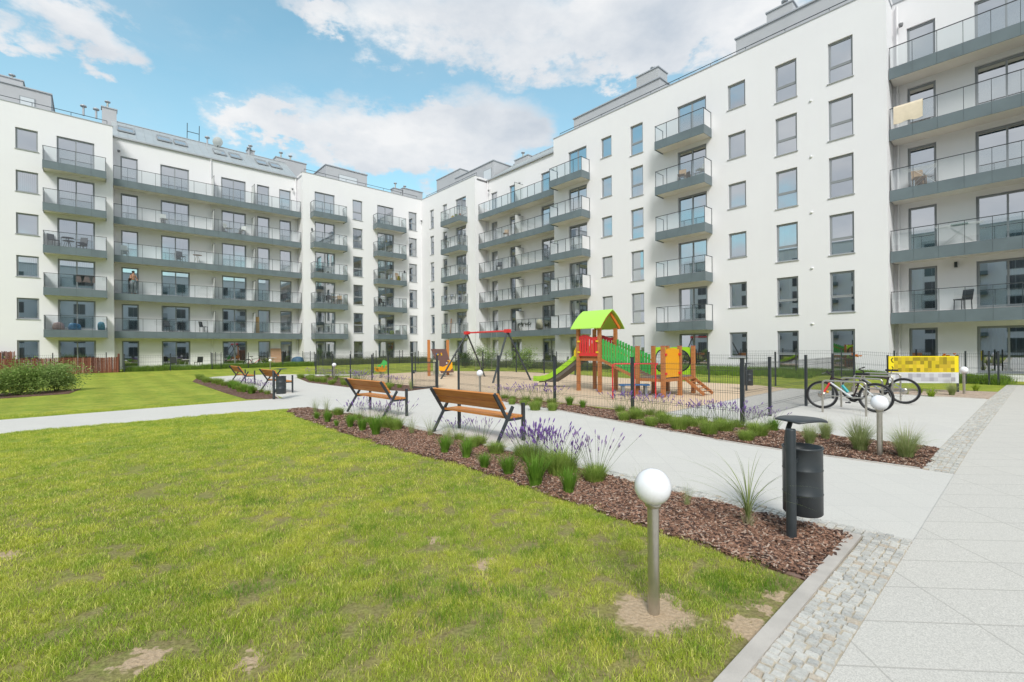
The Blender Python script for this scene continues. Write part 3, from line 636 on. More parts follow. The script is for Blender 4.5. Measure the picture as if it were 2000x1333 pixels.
def balcony_proto(x0, x1, yf, yb, sides=True, div=()):
    """slab with a sheet-metal fascia, railing and glass; z=0 is the floor (fascia top); built in wing coordinates"""
    w_ = x1-x0; n = max(2, int(round(w_/.82)))
    m = MB(); m.box((x0+.03, yb, -.47), (x1-.03, yf-.03, -.2), M['cream']); m.box((x0+.03, yb+.003, -.2), (x1-.03, yf-.035, -.03), M['concrete'])
    f = MB(); seg = w_/n
    for i in range(n):
        f.box((x0+i*seg+.004, yf-.028, -.53), (x0+(i+1)*seg-.004, yf, 0), M['fascia'])
    f.box((x0+.002, yf-.05, -.52), (x1-.002, yf-.029, -.01), M['rail'])
    if sides:
        f.box((x0, yb+.002, -.53), (x0+.028, yf-.03, 0), M['fascia']); f.box((x1-.028, yb+.002, -.53), (x1, yf-.03, 0), M['fascia'])
    r = MB(); g = MB(); yy = yf-.05
    for i in range(n+1):
        x = min(max(x0+i*seg, x0+.03), x1-.03); r.box((x-.009, yy-.03, -.1), (x+.009, yy+.012, .95), M['rail'])
    r.box((x0+.01, yy-.022, .945), (x1-.01, yy+.022, .975), M['rail'])
    g.add([(x0+.05, yy, .03), (x1-.05, yy, .03), (x1-.05, yy, .92), (x0+.05, yy, .92)], [(1, 0, 3, 2)], M['bglass'])
    if sides:
        for x in (x0+.03, x1-.03):
            r.box((x-.016, yb+.01, .945), (x+.016, yy-.024, .975), M['rail']); r.box((x-.012, yb+.02, -.1), (x+.012, yb+.05, .944), M['rail'])
            g.add([(x, yb+.07, .03), (x, yy-.05, .03), (x, yy-.05, .92), (x, yb+.07, .92)], [(0, 1, 2, 3)], M['bglass'])
    dm = None
    if div:
        d = MB()
        for x in div:
            d.box((x-.012, yb+.02, .02), (x+.012, yf-.12, 1.75), pr('frosted_divider', (.62, .63, .62), .5)); d.bar((x, yf-.1, .0), (x, yf-.1, 1.78), .03, .03, M['rail']); d.bar((x, yb+.02, 1.77), (x, yf-.085, 1.77), .03, .03, M['rail'])
        dm = d.mesh('balcony_divider')
    return m.mesh('balcony'), f.mesh('fascia'), r.mesh('railing'), g.mesh('glass_balustrade'), dm

def link(name, me, parent, loc=None):
    o = bpy.data.objects.new(name, me); C.objects.link(o); o.parent = parent
    if loc is not None: o.location = loc
    return o
def wing(root, sgn, segs, wins, balcs, X0, X1, penthouses, chimneys, cover, gutters):
    """everything in wing coordinates: x = sgn * distance from the inner corner, y outward, z up"""
    def X(d): return sgn*d
    wall = MB(); room = MB(); roof = MB(); cop = MB()
    for s0, s1, y in segs:
        a_, b_ = sorted((X(s0), X(s1))); ops = []
        for kind, c0, c1, yy, rows in wins:
            if yy == y and s0-.01 <= (c0+c1)/2 <= s1+.01:
                xa, xb = sorted((X(c0), X(c1)))
                for n in rows:
                    top = HD+PM*n; h = {'small': 1.42, 'tall': 2.0, 'single': 2.03, 'double': 2.03}[kind]; ops.append((xa, xb, top-h, top))
        wall_plane(wall, a_, b_, y, wallz0, ZPAR if y == 0 else 18.0, ops, M['wall'])
        # rooms: floors, back wall, partitions
        yb = y-4.6
        for n in range(7):
            z = FZ(n)-.05 if n < 6 else 17.6
            room.box((a_+.02, yb, z-.2), (b_-.02, y-.205, z), M['room'])
        room.add([(a_, yb, 0), (b_, yb, 0), (b_, yb, 17.9), (a_, yb, 17.9)], [(1, 0, 3, 2)], M['room'])
        cols = sorted({(min(X(c0), X(c1)), max(X(c0), X(c1))) for kind, c0, c1, yy, rows in wins if yy == y and s0 <= (c0+c1)/2 <= s1})
        edges = [a_+.01, b_-.01]+[(p[1]+q[0])/2 for p, q in zip(cols, cols[1:])]
        for e in edges: room.add([(e, yb, 0), (e, y-.21, 0), (e, y-.21, 17.9), (e, yb, 17.9)], [(0, 1, 2, 3)], M['room'])
        if y == 0: cop = MB(); cop.box((a_-.03, -.42, ZPAR), (b_+.03, .035, ZPAR+.05), M['coping']); cop.obj('parapet_coping', root)
    # return walls where the facade steps
    for (s0, s1, y), (t0, t1, y2) in zip(segs, segs[1:]):
        x = X(s1); ya, yb = max(y, y2), min(y, y2); wall.add([(x, yb-.3, wallz0), (x, ya, wallz0), (x, ya, ZPAR), (x, yb-.3, ZPAR)], [(0, 1, 2, 3)], M['wall'])
        # downpipe in the corner
        px_ = x+(.1 if (y2 < y) == (sgn > 0) else -.1)
    o = wall.obj('wall', root); room.obj('rooms', root)
    xa, xb = sorted((X(X0), X(X1)))
    for s0, s1, y in segs:
        a_, b_ = sorted((X(s0), X(s1))); roof.box((a_, -9.5, 17.75), (b_, y-.22, 17.95), M['coping'])
        if y != 0: q = MB(); q.box((a_+.02, y-.4, 18.0), (b_-.02, y+.04, 18.05), M['coping']); q.obj('parapet_coping', root)
    wallb = MB(); wallb.add([(xa, -9.5, 0), (xb, -9.5, 0), (xb, -9.5, 18), (xa, -9.5, 18)], [(0, 1, 2, 3)], M['wall'])
    for x in (xa, xb): wallb.add([(x, -9.5, 0), (x, 0 if x != X(0) else 0, 0), (x, 0, 18.1), (x, -9.5, 18.1)], [(0, 1, 2, 3)], M['wall'])
    wallb.obj('outer_wall', root)
    ro = roof.obj('roof', root)
    for x0, x1, y0, y1, zt, wn in penthouses:
        p = MB(); a_, b_ = sorted((X(x0), X(x1))); p.box((a_, y0, 17.9), (b_, y1, zt), M['attic']); p.box((a_-.07, y0-.07, zt), (b_+.07, y1+.08, zt+.08), M['coping'])
        ph = p.obj('attic_storey', root)
        for c0, c1 in wn:
            q = MB(); u0, u1 = sorted((X(c0), X(c1))); q.box((u0, y1+.002, 18.4), (u1, y1+.03, zt-.6), M['frame']); q.box((u0+.06, y1+.031, 18.46), (u1-.06, y1+.036, zt-.66), M['blind_grey']); q.obj('attic_window', ph)
    for x0, x1, y0, y1, zt, vents in chimneys:
        p = MB(); a_, b_ = sorted((X(x0), X(x1))); p.box((a_, y0, 17.9), (b_, y1, zt), M['attic']); p.box((a_-.06, y0-.06, zt), (b_+.06, y1+.06, zt+.08), M['coping']); ch = p.obj('chimney', root)
        for vx, vh in vents:
            q = MB(); q.tube([(X(vx), (y0+y1)/2, zt), (X(vx), (y0+y1)/2, zt+vh)], .07, M['steel'], 8); q.lathe([(.0, vh+.16), (.19, vh+.08), (.19, vh+.0), (.0, vh)], M['coping'], 10, (X(vx), (y0+y1)/2, zt)); q.obj('roof_vent', ch)
    # low handrail on the parapet of the forward blocks
    for s0, s1, y in segs:
        if y != 0: continue
        a_, b_ = sorted((X(s0)+.3*sgn, X(s1)-.3*sgn)); q = MB(); q.tube([(a_, -.45, 18.62), (b_, -.45, 18.62)], .022, M['rail'], 6); k = max(2, int((b_-a_)/1.9))
        for i in range(k+1): xx = a_+(b_-a_)*i/k; q.tube([(xx, -.45, 18.0), (xx, -.45, 18.62)], .016, M['rail'], 5)
        q.obj('roof_handrail', root)
    # windows
    rnd = random.Random(int(X1*10))
    for ci_, (kind, c0, c1, yy, rows) in enumerate(wins):
        w_ = abs(c1-c0); h = {'small': 1.42, 'tall': 2.0, 'single': 2.03, 'double': 2.03}[kind]; nm = 'window' if kind in ('small', 'tall') else 'balcony_door'
        _, fm, gm, sm = make_window(kind, w_, h, nm)
        for n in rows:
            o = link(nm, fm, root, (X((c0+c1)/2), yy, HD+PM*n-h)); link('glass_pane', gm, o); link('sill', sm, o)
            st = cover.get((ci_, n))
            if st is None:
                if n == 5: st = 'grey' if rnd.random() < .93 else None
                else: st = rnd.choices([None, 'full', 'sides', 'left', 'right', 'half', 'low', 'grey'], (24, 18, 18, 10, 10, 6, 4, 4))[0]
            if st and st != 'none': curtain_obj(o, w_, h, st)
    # balconies
    for x0, x1, yf, yb, sides, div, rows in balcs:
        a_, b_ = sorted((X(x0), X(x1))); ms = balcony_proto(a_, b_, yf, yb, sides, [X(d) for d in div])
        for n in rows:
            o = link('balcony', ms[0], root, (0, 0, FZ(n)-.10)); link('fascia', ms[1], o); link('railing', ms[2], o); link('glass_balustrade', ms[3], o)
            if ms[4]: link('balcony_divider', ms[4], o)
ALL = range(6); UP = range(1, 6)
LW = empty('apartment_building', W(0, 0), math.atan2(BX[1], BX[0]), label='white six-storey apartment wing on the left with zinc roof between its two forward blocks', cat='apartment building')
RW = empty('apartment_building', W(0, 0), math.atan2(-AX[1], -AX[0]), label='white six-storey apartment wing on the right, behind the playground and the bicycles', cat='apartment building')
Lsegs = [(0, 12.7, 0), (12.7, 26.08, -1.5), (26.08, 44, 0)]
Lwins = [('tall', .6, 1.6, 0, ALL), ('double', 3.4, 5.26, 0, ALL), ('tall', 6.88, 7.9, 0, ALL), ('double', 9.7, 11.6, 0, ALL),
         ('single', 13.28, 14.3, -1.5, ALL), ('single', 15.15, 16.17, -1.5, ALL), ('double', 17.07, 18.95, -1.5, ALL), ('double', 21.25, 23.15, -1.5, ALL), ('single', 24.57, 25.6, -1.5, ALL),
         ('double', 27.09, 29.03, 0, ALL), ('small', 29.94, 30.99, 0, ALL)]
Lcov = {(0, 1): 'blue', (0, 2): 'blue', (0, 5): 'teal', (1, 2): 'teal', (1, 5): 'none', (9, 5): 'grey', (9, 2): 'full', (9, 1): 'grey', (10, 4): 'full', (10, 2): 'full', (10, 0): 'full', (10, 3): 'grey', (10, 1): 'none', (9, 0): 'left', (9, 4): 'right', (9, 3): 'right',
        (7, 2): 'none', (7, 3): 'left', (8, 3): 'none', (3, 1): 'sides', (2, 0): 'full', (5, 1): 'none', (5, 0): 'none', (4, 0): 'none', (1, 3): 'none'}
Lbal = [(2.44, 5.76, 1.0, 0, True, (), UP), (8.87, 12.04, 1.0, 0, True, (), UP), (26.46, 29.69, 1.0, 0, True, (), UP), (12.72, 26.06, -.35, -1.5, False, (16.6, 19.65), UP)]
Lpent = [(29.4, 44, -7, -2.5, 20.3, [(30.2, 31.0)]), (5.2, 9.6, -6.5, -2.5, 20.35, [(6.3, 8.3)])]
Lchim = [(31.0, 34, -6.2, -5, 21.75, [(31.6, .45)]), (25.7, 26.6, -5.6, -4.9, 21.35, [(26.25, .6)]), (10.7, 13.6, -6, -5, 20.85, [(13.0, .7), (12.1, .6)]), (-2.6, .0, -5.5, -4, 20.55, [(-.6, .5)]), (.1, 1.2, -4.8, -4.1, 20.3, [(.8, .7)]), (15.5, 16.1, -5.6, -5.1, 20.9, [(15.8, .5)])]
wing(LW, 1, Lsegs, Lwins, Lbal, 0, 44, Lpent, Lchim, Lcov, None)
Rsegs = [(0, 9.78, 0), (9.78, 20.0, -1.5), (20.0, 40.8, 0), (40.8, 60, -1.5)]
Rwins = [('tall', 1.76, 2.5, 0, ALL), ('tall', 4.25, 5.0, 0, ALL), ('double', 6.55, 8.3, 0, ALL), ('single', 10.4, 11.3, -1.5, ALL), ('double', 13.05, 14.55, -1.5, ALL), ('double', 17.15, 19.0, -1.5, ALL),
         ('double', 21.53, 23.3, 0, ALL), ('small', 24.63, 25.53, 0, ALL), ('tall', 27.07, 28.04, 0, ALL), ('double', 30.5, 32.33, 0, ALL), ('small', 33.6, 34.57, 0, ALL), ('tall', 36.1, 37.12, 0, ALL), ('tall', 38.51, 39.52, 0, ALL),
         ('single', 41.33, 42.33, -1.5, ALL), ('double', 43.6, 45.5, -1.5, ALL), ('double', 48, 50, -1.5, (0, 1, 2))]
Rcov = {(8, 3): 'pink', (8, 2): 'low', (8, 1): 'green', (6, 1): 'green', (6, 2): 'sides', (13, 3): 'tealtop', (14, 3): 'tealtop', (11, 3): 'low', (14, 0): 'green', (14, 1): 'left', (14, 2): 'none', (13, 4): 'none', (12, 1): 'none', (12, 3): 'none', (12, 2): 'grey',
        (9, 4): 'none', (9, 3): 'none', (9, 0): 'none', (13, 0): 'none', (13, 1): 'right', (13, 2): 'none', (10, 4): 'grey', (10, 3): 'grey', (11, 4): 'grey', (12, 4): 'grey', (11, 1): 'none', (12, 0): 'none', (11, 0): 'none', (10, 0): 'none', (7, 3): 'half', (7, 4): 'half', (9, 2): 'sides', (2, 5): 'none', (6, 5): 'grey', (14, 4): 'half'}
Rbal = [(5.3, 8.55, 1.0, 0, True, (), UP), (20.4, 23.6, 1.0, 0, True, (), UP), (29.48, 32.66, 1.0, 0, True, (), UP), (9.8, 19.98, -.35, -1.5, False, (14.9,), UP), (40.82, 59, -.35, -1.5, False, (46.8,), UP)]
Rpent = [(3.0, 9.6, -6.5, -2.5, 20.3, [(8.0, 9.3)]), (19.6, 27.6, -7, -3, 20.85, []), (32.9, 47, -7, -3, 20.95, [])]
Rchim = [(-3, 1.9, -5.5, -4, 22.1, [(1.6, .1)]), (11.1, 13.0, -5, -4, 20.2, [(11.8, .7)]), (25.5, 27.3, -4.6, -3.3, 21.9, [(26.5, .5)]), (34.6, 36.0, -4.6, -3.3, 21.8, [(35.4, .6)])]
wing(RW, -1, Rsegs, Rwins, Rbal, 0, 60, Rpent, Rchim, Rcov, None)

# zinc roof slope between the forward blocks of the left wing, with seams, skylights and gutter
def slope_pt(B, t, off=0): # t = 0 at the gutter, 1 at the ridge
    s = 2.45/3.6; n = math.hypot(1, s); return Vector((B, -1.45-3.6*t+off*s/n, 18.02+2.45*t+off/n))
def zinc(root, b0, b1, sgn, sky, hip=False):
    m = MB(); a_, b_ = sorted((sgn*b0, sgn*b1))
    m.add([slope_pt(a_, 0), slope_pt(b_, 0), slope_pt(b_, 1), slope_pt(a_, 1), (a_, -9, 20.4), (b_, -9, 20.4)], [(1, 0, 3, 2), (2, 3, 4, 5)], M['zinc'])
    for x in (a_, b_): m.add([slope_pt(x, 0), slope_pt(x, 1), (x, -9, 20.4), (x, -9, 17.9), (x, -1.45, 17.9)], [(0, 1, 2, 3, 4)], M['attic'])
    x = a_+.3
    while x < b_:
        m.bar(slope_pt(x, 0, .015), slope_pt(x, 1, .015), .025, .035, M['zinc'], up=(0, 0, 1)); x += .55
    m.bar(slope_pt(a_, 1, .02), slope_pt(b_, 1, .02), .12, .06, M['coping'])
    r = m.obj('zinc_roof', root)
    g = MB(); g.box((a_, -1.46, 17.90), (b_, -1.34, 18.0), M['coping']); g.obj('gutter', root)
    for c0, c1 in sky:
        q = MB(); u0, u1 = sorted((sgn*c0, sgn*c1))
        T = [slope_pt(u0, .36, .09), slope_pt(u1, .36, .09), slope_pt(u1, .66, .09), slope_pt(u0, .66, .09)]
        for i in range(4): q.bar(T[i], T[(i+1) % 4], .07, .09, M['frame'])
        q.add([slope_pt(u0, .36, .07), slope_pt(u1, .36, .07), slope_pt(u1, .66, .07), slope_pt(u0, .66, .07)], [(1, 0, 3, 2)], pr('skylight_glass', (.55, .6, .64), .08, .6)); q.obj('skylight', r)
zinc(LW, 12.75, 26.05, 1, [(24.7, 25.7), (22.3, 23.2), (21.2, 22.05), (18.3, 19.2), (17.1, 17.95), (14.9, 15.8), (13.7, 14.6)])
zinc(RW, 9.8, 19.95, -1, [])
q = MB()   # rooftop ladder hoops, small dish and vents on the zinc roof
for x in (20.0, 20.9): q.tube([(x, -5.2, 20.5), (x, -5.0, 21.9)], .03, M['rail'], 6)
q.tube([(20.0, -5.1, 21.2), (20.9, -5.1, 21.2)], .03, M['rail'], 6); q.obj('roof_ladder', LW)
for x in (27.7, 26.95, 19.4, 16.0):
    q = MB(); q.tube([(x, -5, 20.3), (x, -5, 21.0)], .07, M['coping'], 8); q.lathe([(0, .2), (.2, .1), (.2, 0), (0, 0)], M['coping'], 10, (x, -5, 21.0)); q.obj('roof_vent', LW)
q = MB(); q.lathe([(0, 0), (.25, .03), (.45, .12)], M['whitep'], 16, (18.6, -4.6, 20.7), Euler((R(60), 0, R(20))).to_matrix()); q.tube([(18.6, -4.9, 20.3), (18.6, -4.65, 20.75)], .03, M['rail']); q.obj('satellite_dish', LW)
# downpipes, vents, lamps, cameras
def pipe(root, x, y, z0, z1):
    q = MB(); q.tube([(x, y+.08, z0), (x, y+.08, z1)], .045, M['wall'], 8); q.obj('downpipe', root)
pipe(LW, 12.85, -1.5, 0, 17.9); pipe(LW, 19.7, -1.5, 0, 17.9); pipe(RW, -9.95, -1.5, 0, 17.9); pipe(RW, -40.98, -1.5, 0, 17.8)
for n in range(5):
    q = MB(); x = -37.75; z = FZ(n)+2.35; q.lathe([(0, .06), (.06, .05), (.07, 0)], M['whitep'], 10, (x, 0, z), Matrix.Rotation(R(-90), 3, 'X')); q.obj('wall_vent', RW)
for (rt_, x, y, z) in ((RW, -42.95, -1.5, 5.15), (LW, 11.9, 0, 12.9), (RW, -19.3, -1.5, 2.3), (LW, 2.2, 0, 9.9)):
    q = MB(); q.box((x-.05, y, z-.12), (x+.05, y+.11, z+.12), M['post']); q.obj('wall_lamp', rt_)
for (rt_, x, y, z) in ((RW, -41.15, -1.5, 16.9), (LW, 13.2, -1.5, 16.9), (LW, .15, 0.0, 15.9), (RW, -10.3, -1.5, 17.0), (LW, 25.7, -1.5, 17.0)):
    q = MB(); q.tube([(x, y, z), (x, y+.22, z), (x, y+.25, z-.1)], .025, M['whitep'], 6); q.lathe([(.09, .08), (.09, 0), (.07, -.07), (0, -.1)], M['greyp'], 10, (x, y+.25, z-.17)); q.obj('security_camera', rt_)
q = MB(); q.lathe([(0, .06), (.045, .04), (.06, 0), (.045, -.04), (0, -.06)], pr('lit_bulb', (1, .8, .5), .5, emis=(1, .62, .3, 9)), 10, (-7.75, -.5, FZ(1)+1.75)); q.tube([(-7.75, -.5, FZ(1)+1.8), (-7.75, -.5, FZ(1)+2.4)], .006, M['black'], 4); q.obj('lit_lamp', RW)
def far_wing(root, L_, label):
    m = MB(); m.box((0, -8, 0), (L_, 0, 18.1), M['wall']); m.obj('wall', root)
    m = MB(); m.box((-.1, -8.1, 18.1), (L_+.1, .1, 18.3), M['coping']); m.obj('roof', root)
    wm = MB(); wm.box((-.85, .005, 0), (.85, .03, 2.03), M['frame']); wm.box((-.79, .031, .06), (-.03, .036, 1.97), pr('far_pane', (.06, .07, .08), .05, spec=.8)); wm.box((.03, .031, .06), (.79, .036, 1.97), pr('far_pane', (.06, .07, .08), .05)); wme = wm.mesh('window')
    bm_ = MB(); bm_.box((-1.6, .01, -.5), (1.6, 1.1, 0), M['fascia']); bm_.box((-1.6, 1.06, 0), (1.6, 1.1, .95), M['attic']); bme = bm_.mesh('balcony')
    for i in range(int(L_/4.2)):
        for n in range(6):
            link('window', wme, root, (2.5+i*4.2, 0, HD+PM*n-2.03))
            if n and i % 2: link('balcony', bme, root, (2.5+i*4.2, 0, FZ(n)))
far_wing(empty('apartment_building', W(80, 57), math.atan2(BX[1], BX[0])+math.pi, label='white wing closing the courtyard behind the viewer, seen only mirrored in left windows', cat='apartment building'), 62, '')
far_wing(empty('apartment_building', W(0, 62), math.atan2(-AX[1], -AX[0])+math.pi, label='white wing opposite the bicycles, seen only mirrored in right hand windows', cat='apartment building'), 80, '')
#@@OBJECTS@@
# ------------------------------------------------------------------ benches
def make_bench():
    root = empty('park_bench'); L2 = .88
    P = M['post']
    for s in (-1, 1):
        x = s*L2
        m = MB(); m.bar((x, -.36, 0), (x, .02, .60), .05, .035, P, up=(1, 0, 0)); m.obj('rear_leg', root)
        m = MB(); m.bar((x, .27, 0), (x, .27, .64), .05, .05, P, up=(1, 0, 0)); m.obj('front_leg', root)
        m = MB(); m.bar((x, -.40, .84), (x, -.10, .38), .05, .03, P, up=(1, 0, 0)); m.bar((x, -.115, .385), (x, .27, .385), .03, .04, P, up=(0, 0, 1)); m.obj('side_frame', root)
    for k, (z0, z1) in enumerate(((.56, .685), (.70, .825))):
        def yz(z): return -.385+(.825-z)*.652
        m = MB(); T = Matrix.Identity(4); a_ = Vector((0, yz(z0)+.035, z0)); b_ = Vector((0, yz(z1)+.035, z1)); d = b_-a_; n = Vector((0, d.z, -d.y)).normalized()
        vs = []
        for xx in (-L2-.02, L2+.02):
            for q in (a_, b_, b_+n*.035, a_+n*.035): vs.append(q+Vector((xx, 0, 0)))
        m.add(vs, [(3, 2, 1, 0), (4, 5, 6, 7), (0, 1, 5, 4), (1, 2, 6, 5), (2, 3, 7, 6), (3, 0, 4, 7)], M['wood']); m.obj('back_plank', root)
    for y0 in (-.10, .025, .15):
        m = MB(); m.box((-L2-.0, y0, .405), (L2, y0+.112, .44), M['wood']); m.obj('seat_plank', root)
    return root
b0 = make_bench()
BEN = [(38.28, 'timber and dark steel bench nearest the viewer, standing behind the tall lavender'), (34.3, 'timber bench second nearest, beside the low green tufts of the mulch bed'),
       (26.0, 'timber bench just behind the dark litter bin where the paths cross'), (20.6, 'farthest timber bench, at the end of the row past the litter bin')]
for i, (a_, lb) in enumerate(BEN):
    o = b0 if i == 0 else dup(b0)
    o.location = W(a_, 22.06, .012); o.rotation_euler = (0, 0, RA+(.045 if i < 2 else .0)); tag(o, lb, 'bench', 'benches along the paved path')

# ------------------------------------------------------------------ ball lamps
def make_lamp():
    root = empty('ball_lamp')
    m = MB(); m.lathe([(.034, -.05), (.034, .65)], M['steel'], 20); m.obj('lamp_post', root)
    m = MB(); m.lathe([(.0, .67), (.046, .67), (.048, .655), (.046, .64), (.034, .635)], M['steel'], 20); m.obj('collar', root)
    m = MB(); r = .108; m.lathe([(r*math.sin(t), .758-r*math.cos(t)) for t in [math.pi*k/22 for k in range(2, 23)]], M['opal'], 36); m.obj('globe', root)
    return root
l0 = make_lamp()
LAMPS = [((.84, 2.77, 0), 'white globe lamp on a steel post standing in bare soil of the near lawn'), ((5.24, 6.58, .01), 'white globe lamp in the mulch between feathery grasses, before the bicycles'),
         ((14.38, 14.67, .01), 'white globe lamp beside the right end of the yellow banner'), (tuple(W(33.0, 17.85, .01)), 'white globe lamp seen over the nearest bench, by the fence around the sand'),
         ((-9.28, 24.03, .01), 'white globe lamp in the lavender left of the playground gate'), ((-18.05, 34.38, .02), 'farthest white globe lamp, behind the back bench near the left wing')]
for i, (p, lb) in enumerate(LAMPS):
    o = l0 if i == 0 else dup(l0)
    o.location = p; tag(o, lb, 'lamp', 'white globe lamps')

# ------------------------------------------------------------------ litter bins
def make_bin():
    root = empty('litter_bin'); P = M['post']
    m = MB(); m.lathe([(.038, -.05), (.038, .895), (.035, .903), (0, .904)], P, 20); m.obj('bin_post', root)
    c = (.20, .10, 0)
    m = MB(); prof = [(0, .17), (.140, .17), (.148, .18), (.148, .34), (.152, .345), (.148, .35), (.148, .54), (.152, .545), (.148, .55), (.148, .715), (.155, .72), (.155, .733), (.142, .733), (.142, .60)]
    m.lathe(prof, P, 36, c); m.lathe([(.142, .60), (.142, .2), (0, .2)], M['black'], 36, c); m.obj('drum', root)
    m = MB(); m.bar((.02, 0, .64), (.06, .03, .64), .05, .03, P); m.bar((.02, 0, .30), (.06, .03, .30), .05, .03, P); m.obj('bracket', root)
    m = MB(); m.tube([(.02, .06, .70), (.05, .10, .80), (.10, .14, .88), (.14, .15, .955)], .020, P, 8); m.obj('lid_arm', root)
    m = MB(); n = 14; vs = []; k = 10
    for i in range(n+1):
        for j in range(k+1):
            u = -1+2*i/n; v = -1+2*j/k; cx = u*math.sqrt(1-.38*v*v); cy = v*math.sqrt(1-.38*u*u); vs.append((.185+cx*.175, .10+cy*.17, .982-.022*(u*u*.7+v*v*.5)))
    o_ = len(vs); vs += [(x, y, z-.012) for x, y, z in vs]; fs = []
    for i in range(n):
        for j in range(k): q = (i*(k+1)+j, (i+1)*(k+1)+j, (i+1)*(k+1)+j+1, i*(k+1)+j+1); fs += [q, tuple(o_+t for t in q[::-1])]
    rim = [i*(k+1) for i in range(n+1)]+[n*(k+1)+j for j in range(1, k+1)]+[i*(k+1)+k for i in range(n-1, -1, -1)]+[j for j in range(k-1, 0, -1)]
    fs += [(rim[i], o_+rim[i], o_+rim[(i+1) % len(rim)], rim[(i+1) % len(rim)]) for i in range(len(rim))]
    m.add(vs, fs, P, True); m.obj('lid', root)
    return root
n0 = make_bin(); n0.location = (2.28, 3.78, .01); n0.rotation_euler = (0, 0, .18); tag(n0, 'black round litter bin with raised lid at the tip of the near mulch bed', 'litter bin', 'black litter bins')
o = dup(n0, loc=G(535, 780, .01), rz=-.35); tag(o, 'black litter bin between the far benches where the side path branches off', 'litter bin')
o = dup(n0, loc=(8.28, 16.3, .01), rz=.3); tag(o, 'black litter bin on the sand behind the fence, between playground and bicycles', 'litter bin')

# ------------------------------------------------------------------ wire mesh fences
def panel_mesh(L_, h, pitch=.05):
    m = MB(); r = .0032; n = int(L_/pitch)
    for i in range(n+1):
        x = i*L_/n; m.tube([(x, 0, .04), (x, 0, h+.02)], r, M['wire'], 3, cap=False)
    for z in (.06, .26, .30, .62, .66, h-.14, h-.02):
        m.tube([(0, .005, z), (L_, .005, z)], r*1.2, M['wire'], 3, cap=False)
    return m.mesh('mesh_panel')
PM_ = {}
def fence(name_label, pts, h=1.30, ph=1.22, post=.03, gaps=(), group=None, pitch=.05, z=None, cat='mesh fence'):
    root = empty('mesh_fence', W(*pts[0]), label=name_label, cat=cat, group=group); inv = root.location.copy()
    pos = [Vector((*W(a_, b_).xy, hgt(a_, b_) if z is None else z)) for a_, b_ in pts]
    key = ('p', round(h, 2), post)
    if key not in PM_:
        m = MB(); m.box((-post, -post*.75, -.05), (post, post*.75, h), M['post']); m.box((-post-.003, -post*.75-.003, h), (post+.003, post*.75+.003, h+.012), M['black']); PM_[key] = m.mesh('fence_post')
    for i, p in enumerate(pos):
        q = pos[min(i+1, len(pos)-1)]; r_ = pos[max(i-1, 0)]; d = q-r_; rz = math.atan2(d.y, d.x)
        o = link('fence_post', PM_[key], root, p-inv); o.rotation_euler = (0, 0, rz)
        if i+1 < len(pos) and i not in gaps:
            e = pos[i+1]-p; L_ = e.length; k = (round(L_, 1), round(ph, 2), pitch)
            if k not in PM_: PM_[k] = panel_mesh(k[0], ph, pitch)
            o = link('mesh_panel', PM_[k], root, p-inv); o.rotation_euler = (0, -math.atan2(e.z, e.xy.length), math.atan2(e.y, e.x)); o.scale = (L_/k[0], 1, 1)
    return root
fr = [(41.06, 17.4), (38.5, 17.45), (35.95, 17.47), (33.4, 17.4), (30.9, 17.2)]
f1 = fence('anthracite wire mesh fence along the front of the playground, from the corner to the gate', fr, 1.33, 1.22, .036, group='wire mesh fences round the playground')
f2 = fence('low wire mesh fence of the playground left of the gate, behind the lavender strip', [(29.3, 17.1), (27.4, 17.12), (25.2, 17.1), (23.4, 17.05), (20.7, 17.0), (18.2, 17.0), (15.2, 16.9), (16.3, 13.6), (17.2, 11.0), (18.0, 8.2)], 1.30, 1.2, .032, group='wire mesh fences round the playground', pitch=.075)
f3 = fence('wire mesh fence between the playground and the bicycle stands', [(41.06, 17.4), (41.07, 15.9), (41.1, 13.4), (41.12, 10.9), (41.14, 8.4)][1:], 1.33, 1.22, .036, group='wire mesh fences round the playground')
f4 = fence('wire mesh fence at the back of the playground, in front of the long grass', [(38.4, 7.35), (35.8, 7.45), (33.2, 7.4), (30.6, 7.2), (28, 7.1), (25.5, 7.0), (23.0, 7.0), (20.3, 7.6)], 1.33, 1.22, .03, group='wire mesh fences round the playground', pitch=.075)
m = MB(); a_ = W(41.06, 17.4, .0)-f1.location; b_ = W(41.07, 15.9, 0)-f1.location   # corner panel between the first two posts
o = link('mesh_panel', panel_mesh((b_-a_).length, 1.22), f1, a_); o.rotation_euler = (0, 0, math.atan2((b_-a_).y, (b_-a_).x))
# gate
gt = empty('playground_gate', W(29.3, 17.1, .01), label='wire mesh playground gate standing open towards the path', cat='gate'); e = W(29.05, 18.1)-W(29.3, 17.1); gt.rotation_euler = (0, 0, math.atan2(e.y, e.x))
m = MB()
for p, q in (((.04, 0, .06), (1.0, 0, .06)), ((.04, 0, 1.03), (1.0, 0, 1.03)), ((.05, 0, .06), (.05, 0, 1.05)), ((1.0, 0, .06), (1.0, 0, 1.05))): m.bar(p, q, .04, .04, M['post'])
m.obj('gate_frame', gt); o = link('mesh_panel', panel_mesh(.92, .96, .05), gt, (.06, 0, .04))
m = MB(); m.box((.90, -.03, .62), (.99, .03, .74), M['post']); m.bar((.95, .03, .68), (.95, .1, .68), .02, .02, M['steel']); m.bar((.95, .09, .68), (.84, .09, .68), .018, .018, M['steel']); m.obj('handle', gt)
m = MB(); m.box((-.04, -.04, -.05), (.025, .04, 1.12), M['post']); m.obj('gate_post', gt)
gp = W(30.9, 17.2)
